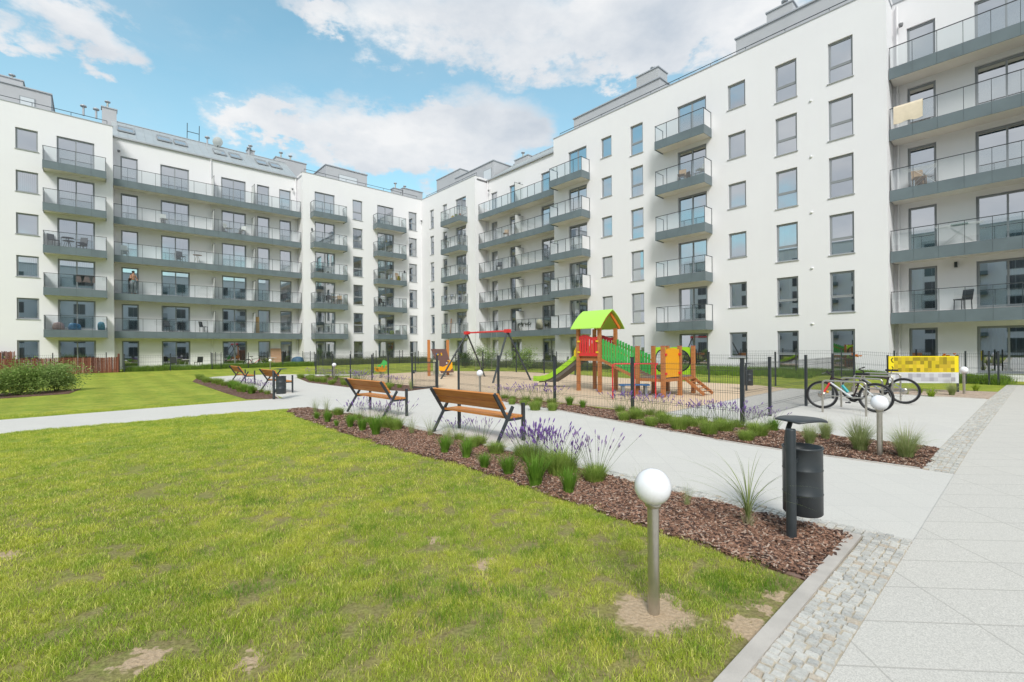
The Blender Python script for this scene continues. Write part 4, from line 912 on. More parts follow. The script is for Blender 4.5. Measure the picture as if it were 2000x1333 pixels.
# notice board on the gate
nb = empty('notice_board', W(29.32, 17.02, 0), RA, label='cream and white notice board with small print hung beside the playground gate', cat='notice board')
m = MB(); m.box((-.52, .06, .55), (-.1, .075, 1.10), pr('notice_cream', (.72, .68, .42), .5)); m.obj('board', nb)
m = MB(); m.box((-.50, .0755, .57), (-.12, .078, .86), M['whitep'])
rr = random.Random(4)
for k in range(9):
    z = .60+k*.027; m.box((-.47, .0785, z), (-.47+rr.uniform(.18, .31), .0795, z+.010), pr('notice_print', (.25, .33, .28), .6))
m.box((-.46, .0755, .90), (-.36, .0785, .98), pr('notice_green', (.25, .5, .2), .6)); m.box((-.31, .0755, 1.01), (-.15, .0785, 1.06), M['greyp']); m.obj('printed_sheet', nb)

# garden fences
fence('dark wire fence of the gardens before the right wing, behind the yellow banner', [(46.5, 1.45), (44.3, 1.4), (44.05, 1.4), (43.4, 1.45), (41.2, 1.5)], 1.30, 1.22, .03, group='garden fences', pitch=.06)
fence('thin garden fence running to the wall beside the bicycles', [(41.2, 1.5), (39.4, 2.0), (37.6, 2.1), (35.4, 2.3)], 1.28, 1.2, .026, group='garden fences', pitch=.07)
fence('thin garden fence in front of the right wing behind the slide', [(33.5, 2.6), (31, 2.8), (28.5, 3.2), (26, 3.5), (23.5, 3.7), (21, 3.8), (18.5, 3.9), (16, 3.9), (13, 4.0)], 1.25, 1.15, .026, group='garden fences', pitch=.09)
fence('garden fence at the foot of the left wing, in front of the balconies', [(4.5, 25.7), (4.5, 23.2), (4.5, 20.7), (4.5, 18.3), (4.5, 15.8), (4.5, 13.3)], 1.2, 1.1, .028, group='garden fences', pitch=.09)
fence('garden fence near the inner corner, right of the far lamp', [(4.5, 12.6), (4.7, 10.2), (4.7, 7.8), (4.7, 5.4), (7.0, 4.7), (10, 4.4)], 1.25, 1.15, .028, group='garden fences', pitch=.09)
for A0, B0, lb in ((0, 20.1, 'short dividing fence between gardens below the middle of the long balconies'), (0, 12.9, 'short dividing fence left of the corner block gardens'), (0, 4.9, 'short dividing fence close to the inner corner')):
    fence(lb, [(4.4, B0), (2.3, B0), (.3, B0)], 1.25, 1.15, .026, group='dividing fences of the gardens', pitch=.1)

# reed screens
def reed(label, pts, h, seed):
    rnd = random.Random(seed); m = MB(); mats = [pr('reed_brown', (.17, .055, .035), .9), pr('reed_red', (.24, .085, .05), .9), pr('reed_dark', (.10, .035, .025), .9), pr('reed_pale', (.34, .20, .14), .9)]
    base = W(*pts[0], 0)
    for (a0, b0), (a1, b1) in zip(pts, pts[1:]):
        p = W(a0, b0, hgt(a0, b0)); q = W(a1, b1, hgt(a1, b1)); L_ = (q-p).length; n = int(L_/.026)
        for i in range(n):
            t = (i+.5)/n; c = p.lerp(q, t)-base; c += Vector((rnd.uniform(-.006, .006), rnd.uniform(-.006, .006), 0)); hh = h*rnd.uniform(.96, 1.02)
            m.tube([c, c+Vector((rnd.uniform(-.012, .012), rnd.uniform(-.012, .012), hh))], .019, rnd.choices(mats, (4, 4, 3, 1))[0], 4, cap=False)
        for z in (.2, .75): m.tube([p-base+Vector((0, 0, z*h)), q-base+Vector((0, 0, z*h))], .012, mats[2], 4)
    o = m.obj('reed_screen', None, base); tag(o, label, 'reed screen'); return o
reed('low reddish brown reed screen fixed to the garden fence at the left wing', [(4.6, 31.2), (4.6, 26.0)], 1.02, 1)
reed('short brown reed return running from the screen back to the wall', [(4.5, 25.95), (2.2, 25.95)], 1.22, 2)
reed('taller brown reed screen behind the bush at the left edge', [(.6, 33.5), (.6, 31.05)], 1.45, 3)
fence('garden fence posts rising behind the reddish brown reed screen', [(4.42, 31.2), (4.42, 29.1), (4.42, 26.6)], 1.32, 1.2, .028, group='garden fences', pitch=.09)

# ------------------------------------------------------------------ playground
def put(root, mb, name, parent=None): return mb.obj(name, parent or root)
def play_tower():
    root = empty('play_tower', W(34.97, 14.07, 0), label='timber play tower with lime gable roof, red railings, green slatted bridge and slide', cat='play tower'); o0 = root.location.copy()
    def P(a_, b_, z): return W(a_, b_, z)-o0
    def post(a_, b_, h, z0=-.05):
        m = MB(); m.box((-.055, -.055, z0), (.055, .055, h), M['pwood']); o = m.obj('post', root, P(a_, b_, 0), RA)
        c = MB(); c.box((-.058, -.058, h), (.058, .058, h+.015), pr('post_cap', (.45, .12, .10), .5)); c.obj('post_cap', o)
    for a_, b_, h in ((34.02, 14.07, 2.25), (34.97, 14.07, 2.25), (34.02, 13.12, 2.25), (34.97, 13.12, 2.25)): post(a_, b_, h)
    for a_, b_ in ((36.49, 14.07), (36.5, 13.12), (37.4, 14.07), (37.45, 13.12), (37.45, 12.2), (36.5, 12.2)): post(a_, b_, 1.60)
    def board(a0, b0, a1, b1, z0, z1, th, m, name, parent=None):
        mb = MB(); p = P(a0, b0, (z0+z1)/2); q = P(a1, b1, (z0+z1)/2); mb.bar(p, q, th, z1-z0, m); return mb.obj(name, parent or root)
    mb = MB()
    for k in range(7): mb.bar(P(34.0+.14*k+.03, 14.02, 1.23), P(34.0+.14*k+.03, 13.17, 1.23), .12, .04, M['pwood'])
    mb.obj('tower_platform', root)
    for b_ in (14.01, 13.18): board(34.05, b_, 34.94, b_, 1.10, 1.21, .05, M['pwood'], 'beam')
    # gable roof: two curved sheets along A
    for s in (1, -1):
        mb = MB(); n = 8; vs = []
        for i in range(n+1):
            t = i/n; b_ = 13.595+s*(t*.72); z = 2.93-.66*t-.07*math.sin(math.pi*t)*-1
            for a_ in (33.86, 35.2): vs += [P(a_, b_, z), P(a_, b_, z-.03)]
        fs = []
        for i in range(n):
            k = i*4; fs += [(k, k+4, k+6, k+2), (k+1, k+3, k+7, k+5), (k, k+1, k+5, k+4), (k+2, k+6, k+7, k+3)]
        fs += [(0, 2, 3, 1), (n*4, n*4+1, n*4+3, n*4+2)]
        mb.add(vs, fs, M['limeroof'], False); mb.obj('roof_sheet', root)
    for a_ in (33.99, 35.06):
        for s in (1, -1):
            mb = MB(); mb.bar(P(a_, 13.595, 2.85), P(a_, 13.595+s*.60, 2.27), .05, .10, pr('orange_barge', (.72, .20, .03), .5)); mb.obj('gable_board', root)
    # red panels with slots
    def slotted(a0, b0, a1, b1, z0, z1, m, name, wave=.05):
        mb = MB(); p = P(a0, b0, 0); q = P(a1, b1, 0); n = 7; L_ = (q-p).length; d = (q-p).normalized()
        mb.bar(p+Vector((0, 0, z0+.06)), q+Vector((0, 0, z0+.06)), .02, .12, m)
        for i in range(n):
            t0 = (i+.08)/n; t1 = (i+.80)/n; zt = z1+wave*math.sin(i/n*6.3); u = p.lerp(q, t0); v = p.lerp(q, t1)
            mb.bar(u+Vector((0, 0, (z0+.12+zt-.10)/2)), v+Vector((0, 0, (z0+.12+zt-.10)/2)), .018, zt-.10-z0-.12, m)
        k = 12
        for i in range(k):
            zt = z1+wave*math.sin(i/k*6.3); u = p.lerp(q, i/k); v = p.lerp(q, (i+1)/k); mb.bar(u+Vector((0, 0, zt-.05)), v+Vector((0, 0, zt-.05)), .02, .11, m)
        o = mb.obj(name, root)
        for t in (.0, 1.0):
            for z in (z0+.14, z1-.18):
                c = MB(); u = p.lerp(q, t); c.box((-.05, -.045, -.03), (.05, .045, .03), M['yellow'], Matrix.Translation(u+Vector((0, 0, z))) @ Matrix.Rotation(RA, 4, 'Z')); c.obj('clamp', o)
        return o
    slotted(34.08, 14.1, 34.91, 14.1, 1.27, 1.98, M['red'], 'red_railing')
    slotted(34.08, 13.1, 34.91, 13.1, 1.27, 1.98, M['dred'], 'red_railing')
    # bridge
    for b_, nm in ((14.03, 'bridge_railing'), (13.16, 'bridge_railing')):
        mb = MB(); n = 12
        for i in range(n):
            a_ = 35.04+(36.42-35.04)*(i+.5)/n; zb = 1.22-.62*(a_-35.0)/1.5; mb.bar(P(a_-.042, b_, zb+.33), P(a_+.042, b_, zb+.33), .02, .70, M['green'])
        o = mb.obj(nm, root)
        mb = MB(); mb.bar(P(35.0, b_-.025, 1.22+.50), P(36.48, b_-.025, .62+.50), .05, .05, M['pwood']); mb.obj('hand_rail', o)
        mb = MB(); mb.bar(P(34.99, b_+.0, 1.15), P(36.48, b_+.0, .55), .05, .10, M['pwood']); mb.obj('bridge_beam', root)
    mb = MB()
    for i in range(12):
        a_ = 35.02+1.44*(i+.5)/12; z = 1.20-.6*(a_-35.0)/1.5; mb.bar(P(a_, 14.0, z), P(a_, 13.19, z), .10, .03, pr('weathered_board', (.22, .17, .14), .8))
    mb.obj('bridge_deck', root)
    mb = MB()
    for k in range(7): mb.bar(P(36.5+.135*k+.05, 14.05, .60), P(36.5+.135*k+.05, 12.22, .60), .12, .04, pr('weathered_board', (.22, .17, .14), .8))
    mb.obj('lower_platform', root)
    for b_ in (14.03, 12.24): board(36.55, b_, 37.4, b_, .48, .58, .05, M['pwood'], 'beam')
    board(37.42, 14.0, 37.42, 12.25, .48, .58, .05, M['pwood'], 'beam')
    # lime panels with a round black hatch ring
    def hatch(a0, b0, a1, b1):
        p = P(a0, b0, 0); q = P(a1, b1, 0); L_ = (q-p).length; ang = math.atan2((q-p).y, (q-p).x); T = Matrix.Translation(p) @ Matrix.Rotation(ang, 4, 'Z')
        mb = MB(); n = 32; cx, cz, r = L_/2, 1.10, .36; outer = []; inner = []
        for i in range(n):
            t = 2*math.pi*(i+.5)/n; c, s = math.cos(t), math.sin(t); k = min((L_/2-.05)/max(abs(c), 1e-6), (.47)/max(abs(s), 1e-6)); outer.append((cx+c*k, cz+s*k)); inner.append((cx+c*r, cz+s*r))
        for yy, flip in ((-.01, 0), (.01, 1)):
            vs = [T @ Vector((x, yy, z)) for x, z in outer+inner]; fs = [(i, (i+1) % n, n+(i+1) % n, n+i) for i in range(n)]
            mb.add(vs, [f[::-1] for f in fs] if flip else fs, M['lime'])
        o = mb.obj('lime_panel', root); rb = MB()
        pts = [T @ Vector((x, 0, z)) for x, z in inner]; rb.tube(pts, .028, M['black'], 8, closed=True); rb.obj('hatch_ring', o)
    hatch(36.5, 13.08, 36.5, 12.24); hatch(36.56, 12.2, 37.4, 12.2)
    mb = MB(); p = P(36.52, 12.66, 1.10); q = P(37.0, 12.66, 1.05); mb.tube([P(36.72, 12.1, 1.08), P(36.72, 11.95, 1.08)], .34, M['black'], 20); 
    mb = MB(); p = P(37.43, 14.0, 0); q = P(37.46, 13.19, 0); k = 10; d = q-p
    mb.bar(p+Vector((0, 0, 1.04)), q+Vector((0, 0, 1.04)), .02, .84, M['orange'])
    for i in range(6): t0, t1 = i/6, (i+1)/6; hh = .03+.05*math.sin(math.pi*(i+.5)/6); mb.bar(p.lerp(q, t0)+Vector((0, 0, 1.46+hh/2)), p.lerp(q, t1)+Vector((0, 0, 1.46+hh/2)), .019, hh, M['orange'])
    o = mb.obj('orange_panel', root)
    for t in (0, 1):
        for z in (.74, 1.34): c = MB(); u = p.lerp(q, t); c.box((-.05, -.05, -.035), (.05, .05, .035), M['red'], Matrix.Translation(u+Vector((0, 0, z))) @ Matrix.Rotation(RA, 4, 'Z')); c.obj('clamp', o)
    # little climbing plank off the low platform
    mb = MB()
    for b_ in (12.3, 12.9): mb.bar(P(37.5, b_, .55), P(38.15, b_, .06), .05, .09, M['pwood'])
    for i in range(5): t = (i+.5)/5; mb.bar(P(37.5+.62*t, 12.3, .585-.49*t), P(37.5+.62*t, 12.9, .585-.49*t), .10, .02, M['pwood'])
    mb.obj('ramp', root)
    # slide
    path = [(34.02, 1.27), (33.8, 1.25), (33.3, .92), (32.8, .62), (32.4, .42), (32.1, .32), (31.75, .27), (31.45, .27)]; w2 = .24
    mb = MB(); vs = []
    for a_, z in path:
        for b_, dz in ((w2+.02, .16), (w2, .15), (w2-.03, .0), (-w2+.03, .0), (-w2, .15), (-w2-.02, .16), (-w2-.02, -.05), (w2+.02, -.05)): vs.append(P(a_, 13.6+b_, z+dz))
    k = len(path); fs = []; 
    for i in range(k-1):
        for j in range(8): fs.append((i*8+j, (i+1)*8+j, (i+1)*8+(j+1) % 8, i*8+(j+1) % 8))
    mb.add(vs, fs, M['lime']); mb.add(vs[:8], [(5, 4, 3, 6), (3, 2, 7, 6), (2, 1, 0, 7)], M['lime']); mb.add(vs[-8:], [(6, 3, 4, 5), (6, 7, 2, 3), (7, 0, 1, 2)], M['lime']); sl_ = mb.obj('slide', root)
    mb = MB(); vs = []
    for a_, z in path[1:-1]:
        for b_ in (w2-.02, -w2+.02): vs += [P(a_, 13.6+b_, z-.052), P(a_, 13.6+b_, z-.20 if a_ > 32.2 else z-.1)]
    k = len(path)-2; fs = [(4*i, 4*i+4, 4*i+5, 4*i+1) for i in range(k-1)]+[(4*i+2, 4*i+3, 4*i+7, 4*i+6) for i in range(k-1)]+[(4*i+1, 4*i+5, 4*i+7, 4*i+3) for i in range(k-1)]
    mb.add(vs, fs, pr('slide_underside', (.16, .14, .12), .7)); mb.obj('slide_underside', sl_)
    mb = MB(); mb.tube([P(31.9, 13.6, 0), P(31.9, 13.6, .26)], .03, M['post']); mb.obj('slide_foot', sl_)
    for s in (-1, 1):
        mb = MB(); mb.plate([(-.28, 1.25), (.05, 1.25), (.05, 1.75), (-.1, 1.72), (-.28, 1.45)], .02, M['yellow'], Matrix.Translation(P(34.02, 13.6+s*.38, 0)) @ Matrix.Rotation(RA, 4, 'Z')); mb.obj('slide_side_panel', root)
play_tower()
# red exercise bars
rb = empty('exercise_bar', (3.06, 14.06, 0), label='red tubular exercise bars in front of the green bridge', cat='exercise bar')
for x in (0, .65, 1.3):
    m = MB(); m.tube([(x, -.04*x, -.05), (x, -.04*x, 1.0), (x+.02, -.04*x, 1.05), (x+.07, -.04*x, 1.075)], .024, M['red'], 8); m.obj('bar_post', rb)
m = MB(); m.tube([(.06, 0, 1.075), (1.36, -.05, 1.075)], .022, M['red'], 8); m.obj('cross_bar', rb)
# blue bench on the sand
bb = empty('play_bench', (3.95, 14.95, 0), -.05, label='small blue seat on grey legs below the bridge of the play tower', cat='play seat')
m = MB(); m.box((-.48, -.15, .34), (.48, .15, .38), M['blue']); m.obj('seat', bb)
for x in (-.36, .36): m = MB(); m.box((x-.04, -.12, -.02), (x+.04, .12, .34), pr('grey_leg', (.22, .25, .28), .5)); m.obj('leg', bb)
# swing
sw = empty('swing_set', W(27, 12.4, 0), label='swing frame with red beam and dark splayed legs on the sand', cat='swing'); s0 = sw.location.copy()
def PS(a_, b_, z): return W(a_, b_, z)-s0
for at_, ab_ in ((25.05, 24.75), (28.3, 28.95)):
    for bb_ in (13.95, 11.0 if at_ < 26 else 11.5): m = MB(); m.tube([PS(ab_, bb_, -.05), PS(at_, 12.45, 2.38)], .045, M['post'], 10); m.obj('leg', sw)
    m = MB(); m.box((-.14, -.11, -.08), (.14, .11, .08), M['red'], Matrix.Translation(PS(at_, 12.45, 2.40)) @ Matrix.Rotation(RA, 4, 'Z')); m.obj('beam_bracket', sw)
m = MB(); m.tube([PS(25.05, 12.45, 2.40), PS(28.3, 12.45, 2.40)], .042, M['red'], 12); m.obj('beam', sw)
for a_ in (26.0, 27.3):
    m = MB(); m.box((-.22, -.09, -.015), (.22, .09, .015), M['black'], Matrix.Translation(PS(a_, 12.45, .45)) @ Matrix.Rotation(RA, 4, 'Z')); o = m.obj('swing_seat', sw)
    m = MB()
    for s in (-.2, .2): m.tube([PS(a_+s, 12.45, .46), PS(a_+s, 12.45, 2.37)], .007, M['steel'], 4)
    m.obj('chain', o)
# climbing wall and spring riders
cw = empty('climbing_wall', W(22.05, 12.9, 0), label='brown climbing board with holds between two orange timber posts', cat='climbing board'); c0 = cw.location.copy()
def PC(a_, b_, z): return W(a_, b_, z)-c0
for b_ in (12.95, 11.65): m = MB(); m.box((-.06, -.06, -.05), (.06, .06, 2.08), pr('orange_timber', (.55, .21, .06), .6), Matrix.Translation(PC(22.05, b_, 0)) @ Matrix.Rotation(RA, 4, 'Z')); m.obj('post', cw)
m = MB(); p = [PC(22.1, 12.85, 1.55), PC(22.1, 11.8, 1.55), PC(22.75, 11.7, .2), PC(22.75, 12.6, .2)]; m.add(p+[q+Vector((.0, .04, -.02)) for q in p], [(0, 1, 2, 3), (7, 6, 5, 4), (0, 4, 5, 1), (1, 5, 6, 2), (2, 6, 7, 3), (3, 7, 4, 0)], M['brownboard']); o = m.obj('climbing_board', cw)
rr = random.Random(2)
for k in range(14):
    u, v = rr.uniform(.1, .9), rr.uniform(.08, .9); c = p[0].lerp(p[1], u).lerp(p[3].lerp(p[2], u), v)+Vector((0, -.03, .02)); m = MB(); m.lathe([(0, .035), (.035, .02), (.05, -.02)], rr.choice([M['yellow'], M['red'], M['whitep'], M['orange'], M['blue']]), 7, c, Euler((R(80), 0, 0)).to_matrix()); m.obj('climbing_hold', o)
def rider(name, loc, c1, c2, label, s=1.0, rz=0.3):
    r_ = empty(name, loc, rz, label=label, cat='spring rider')
    m = MB(); pts = [(.09*math.cos(t*.9), .09*math.sin(t*.9), .02+t*.0125) for t in range(0, 30)]; m.tube(pts, .014, M['greyp'], 5); m.obj('spring', r_)
    for y in (-.13, .13): m = MB(); m.plate([(-.42*s, .45), (-.35*s, .38), (0, .34), (.3*s, .36), (.45*s, .5), (.42*s, .85*s), (.3*s, .95*s), (.22*s, .7*s), (-.05, .56), (-.3*s, .62), (-.45*s, .62)], .02, c1, Matrix.Translation((0, y, 0))); m.obj('side_panel', r_)
    m = MB(); m.box((-.3*s, -.12, .53), (.02, .12, .56), c2); m.obj('seat', r_)
    m = MB(); m.tube([(.28*s, -.25, .8*s), (.28*s, .25, .8*s)], .014, M['black'], 6); m.obj('handle', r_)
rider('spring_rider', G(868, 737), M['orange'], M['yellow'], 'orange and yellow spring rider below the brown climbing board', 1.0, .2)
rider('spring_rider', G(744, 739), M['orange'], M['green'], 'small orange spring rider alone near the left end of the sand', .75, 1.1)
m = MB(); tt = empty('spring_rider', G(748, 734), .2, label='small green spring rider with raised head behind the orange one', cat='spring rider')
m = MB(); m.plate([(-.25, .35), (.2, .35), (.25, .8), (.05, .95), (-.1, .7), (-.3, .6)], .03, M['green'], Matrix.Identity(4)); m.obj('side_panel', tt); m = MB(); m.tube([(.07*math.cos(t*.9), .07*math.sin(t*.9), .01+t*.012) for t in range(30)], .012, M['greyp'], 5); m.obj('spring', tt)

# ------------------------------------------------------------------ bicycle stands and bicycles
hd = Vector((.56, -.82, 0)).normalized(); hn = Vector((.74, .67, 0)).normalized()
def hoop():
    r_ = empty('bicycle_stand'); m = MB(); L_ = .86; rr_ = .07; pts = [(0, 0, -.05), (0, 0, .75-rr_)]+[(rr_-rr_*math.cos(t), 0, .75-rr_+rr_*math.sin(t)) for t in (.5, 1.05, 1.57)]+[(L_-rr_+rr_*math.sin(t), 0, .75-rr_+rr_*math.cos(t)) for t in (0, .5, 1.05, 1.57)]+[(L_, 0, -.05)]
    m.tube(pts, .021, M['steel'], 10); m.obj('hoop', r_); m = MB(); m.tube([(.02, 0, .40), (L_-.02, 0, .40)], .012, M['steel'], 8); m.obj('cross_bar', r_); return r_
h0 = hoop(); hz = math.atan2(hd.y, hd.x)
HL = ['nearest steel bicycle hoop, in front of the red and black bicycle', 'second steel bicycle hoop, between the two bicycles', 'third steel bicycle hoop, behind the farther bicycle', 'farthest steel bicycle hoop, nearest the yellow banner']
HP = [(7.35, 10.92), (8.42, 11.80), (9.49, 12.80), (10.5, 13.75)]
for i in range(4):
    o = h0 if i == 0 else dup(h0); o.location = (*HP[i], .01); o.rotation_euler = (0, 0, hz); tag(o, HL[i], 'bicycle stand', 'steel bicycle hoops')
def bicycle(label, cf, cd, acc, loc, rz, lean=0.0, group=None):
    """x forward, wheels on z=0, length 1.07 between the axles"""
    r_ = empty('bicycle', loc, rz, label=label, cat='bicycle', group=group); r_.rotation_euler = (lean, 0, rz); Rw = .345
    fwd, rear = .535, -.535
    for x in (fwd, rear):
        m = MB(); m.tube([(x+(Rw-.026)*math.cos(t), 0, Rw+(Rw-.026)*math.sin(t)) for t in [2*math.pi*k/40 for k in range(40)]], .026, M['black'], 8, closed=True); o = m.obj('wheel', r_)
        m = MB(); m.tube([(x+(Rw-.058)*math.cos(t), 0, Rw+(Rw-.058)*math.sin(t)) for t in [2*math.pi*k/40 for k in range(40)]], .010, M['greyp'], 6, closed=True); m.obj('rim', o)
        m = MB()
        for k in range(28): t = 2*math.pi*k/28; s = .03*(1 if k % 2 else -1); m.tube([(x+.015*math.cos(t+.6), s, Rw+.015*math.sin(t+.6)), (x+(Rw-.06)*math.cos(t), 0, Rw+(Rw-.06)*math.sin(t))], .0012, M['steel'], 3, cap=False)
        m.obj('spokes', o)
        m = MB(); m.tube([(x, -.05, Rw), (x, .05, Rw)], .018, M['greyp'], 8); m.lathe([(.03, -.004), (.08, -.004), (.08, .004), (.03, .004)], M['steel'], 20, (x, .03, Rw), Matrix.Rotation(R(90), 3, 'X')); m.obj('hub', o)
    bbk = Vector((-.10, 0, .30)); st = Vector((-.24, 0, .74)); hb = Vector((.37, 0, .66)); ht = Vector((.33, 0, .80)); ra = Vector((rear, 0, Rw))
    m = MB(); m.tube([bbk, hb], .022, cf, 10); m.tube([st-Vector((-.02, 0, .08)), ht-Vector((0, 0, .03))], .019, cd, 10); m.tube([bbk, st], .017, cd, 10); m.tube([hb, ht], .024, cd, 10)
    for s in (-.055, .055): m.tube([bbk+Vector((0, s*.5, 0)), ra+Vector((0, s, 0))], .010, cf, 6); m.tube([st+Vector((.02, s*.3, -.1)), ra+Vector((0, s, 0))], .009, cf, 6)
    m.obj('frame', r_)
    m = MB()
    for s in (-.055, .055): m.tube([ht-Vector((-.035, -s, .16)), (fwd, s, Rw)], [.019, .013], acc, 8)
    m.tube([hb+Vector((.01, -.06, -.03)), hb+Vector((.01, .06, -.03))], .02, acc, 8); m.obj('fork', r_)
    m = MB(); m.tube([ht, ht+Vector((.0, 0, .05)), ht+Vector((.09, 0, .09))], .016, M['black'], 8); bx = ht+Vector((.09, 0, .10)); m.tube([bx+Vector((-.06, -.33, .03)), bx+Vector((0, -.14, .01)), bx+Vector((0, .14, .01)), bx+Vector((-.06, .33, .03))], .013, M['black'], 8)
    for s in (-1, 1): m.tube([bx+Vector((-.035, s*.21, .02)), bx+Vector((-.06, s*.33, .03))], .019, M['black'], 8); m.tube([bx+Vector((0, s*.18, 0)), bx+Vector((.06, s*.27, -.03))], .006, M['greyp'], 5)
    m.obj('handlebar', r_)
    m = MB(); m.tube([st, st+Vector((-.045, 0, .13))], .014, M['steel'], 8); m.obj('seat_post', r_)
    sp = st+Vector((-.05, 0, .15)); m = MB(); vs = []
    prof = [(-.13, .075), (-.09, .08), (-.02, .05), (.06, .022), (.14, .012)]
    for x, h_ in prof: vs += [sp+Vector((x, -h_, 0)), sp+Vector((x, 0, .025)), sp+Vector((x, h_, 0)), sp+Vector((x, 0, -.03))]
    fs = [(i*4+j, (i+1)*4+j, (i+1)*4+(j+1) % 4, i*4+(j+1) % 4) for i in range(4) for j in range(4)]+[(0, 1, 2, 3), (19, 18, 17, 16)]; m.add(vs, fs, M['black'], True); m.obj('saddle', r_)
    m = MB(); m.lathe([(.02, -.004), (.095, -.004), (.095, .004), (.02, .004)], M['black'], 22, bbk+Vector((0, -.05, 0)), Matrix.Rotation(R(90), 3, 'X'))
    m.tube([bbk+Vector((0, -.06, 0)), bbk+Vector((.12, -.07, -.12))], .010, M['greyp'], 6); m.tube([bbk+Vector((0, .06, 0)), bbk+Vector((-.12, .07, .12))], .010, M['greyp'], 6)
    m.box((-.05, -.05, -.012), (.05, .05, .012), M['black'], Matrix.Translation(bbk+Vector((.12, -.12, -.12)))); m.box((-.05, -.05, -.012), (.05, .05, .012), M['black'], Matrix.Translation(bbk+Vector((-.12, .12, .12)))); m.obj('crankset', r_)
    m = MB(); ch = [bbk+Vector((0, -.05, .09)), ra+Vector((0, -.05, .045)), ra+Vector((-.045, -.05, 0)), ra+Vector((0, -.05, -.05)), ra+Vector((.06, -.05, -.16)), bbk+Vector((0, -.05, -.09))]; m.tube(ch, .004, M['greyp'], 4); m.obj('chain', r_)
    return r_
p0 = Vector((7.75, 11.54)); p1 = Vector((8.49, 10.77)); ang = math.atan2(p0.y-p1.y, p0.x-p1.x)
wp = pr('white_frame_paint', (.62, .64, .66), .3); bp_ = pr('black_frame_paint', (.03, .015, .018), .3); tq = pr('turquoise_paint', (.02, .35, .38), .3)
bk = bicycle('black, white and red mountain bicycle leaning on the nearest hoop', wp, bp_, pr('coral_fork', (.80, .05, .05), .35), ((p0.x+p1.x)/2, (p0.y+p1.y)/2, .012), ang, .05, 'parked bicycles')
m = MB(); m.tube([(.0, .0, .44), (.12, 0, .60)], .034, tq, 12); m.obj('bottle', bk)
m = MB(); m.lathe([(0, 0), (.035, .0), (.03, .01), (0, .012)], M['orange'], 10, (.43, -.03, .42), Matrix.Rotation(R(90), 3, 'X')); m.obj('reflector', bk)
q1 = Vector((10.45, 12.29)); d_ = (p0-p1).normalized(); q0 = q1+d_*1.07
bicycle('dark grey bicycle standing behind the red and black one, nearer the yellow banner', pr('grey_frame_paint', (.22, .23, .25), .35), bp_, bp_, ((q0.x+q1.x)/2, (q0.y+q1.y)/2, .012), ang, -.04, 'parked bicycles')
p0 = W(3.4, 17.6, .17); bicycle('red child bicycle parked on the terrace of the left wing', pr('red_bike_paint', (.55, .03, .05), .35), bp_, wp, p0, math.atan2(BX[1], BX[0])+3.3, .1, 'parked bicycles')

# ------------------------------------------------------------------ yellow banner (its print is unreadable in the photo: blocks of darker yellow)
bn = empty('banner', (12.7, 15.55, 0), label='long yellow banner with blurred brown blocks over a grey and white strip', cat='banner'); e = Vector((14.72, 15.2, 0))-bn.location; bn.rotation_euler = (0, 0, math.atan2(e.y, e.x)); L_ = e.length
yl = pr('banner_yellow', (.86, .68, .01), .5); m = MB(); m.box((0, -.012, .66), (L_, .012, 1.20), yl); m.obj('yellow_sheet', bn)
m = MB(); m.box((0, -.012, .30), (L_, .012, .655), pr('banner_white', (.66, .68, .70), .5)); m.obj('white_sheet', bn)
m = MB(); rr = random.Random(12); cols = [pr('banner_block_a', (.30, .23, .01), .5), pr('banner_block_b', (.42, .32, .01), .5), pr('banner_block_c', (.60, .46, .01), .5), pr('banner_block_d', (.52, .37, .02), .5), pr('banner_block_e', (.72, .52, .03), .5)]
nx = 16
for i in range(nx):
    for j in range(4):
        x0 = .16+(L_-.28)*i/nx; x1 = .16+(L_-.28)*(i+1)/nx; z0 = .68+.485*j/4; z1 = .68+.485*(j+1)/4
        c = rr.choices(cols, (3, 3, 3, 2, 1) if j >= 2 else (1, 1, 3, 3, 3))[0]; m.box((x0, -.0165, z0), (x1, -.013, z1), c)
m.tube([(.13, -.016, 1.14), (.08, -.016, 1.10), (.09, -.016, 1.03), (.14, -.016, .99)], .014, M['black'], 5); m.tube([(.09, -.016, .86), (.13, -.016, .80), (.1, -.016, .72)], .012, M['black'], 5)
m.obj('blurred_print', bn)
m = MB(); rr = random.Random(5); gs = [pr('banner_grey_a', (.36, .36, .40), .5), pr('banner_grey_b', (.46, .46, .50), .5), pr('banner_grey_c', (.56, .57, .60), .5)]
for i in range(14):
    for j in range(2): x0 = .2+(L_-.3)*i/14; x1 = .2+(L_-.3)*(i+1)/14; m.box((x0, -.0155, .36+.13*j), (x1, -.013, .49+.13*j), rr.choices(gs, (4, 2, 1) if i < 5 else (1, 3, 3))[0])
m.obj('blurred_strip', bn)
for x in (.0, L_): m = MB(); m.box((x-.025, .014, -.05), (x+.025, .06, 1.24), M['post']); m.obj('banner_post', bn)

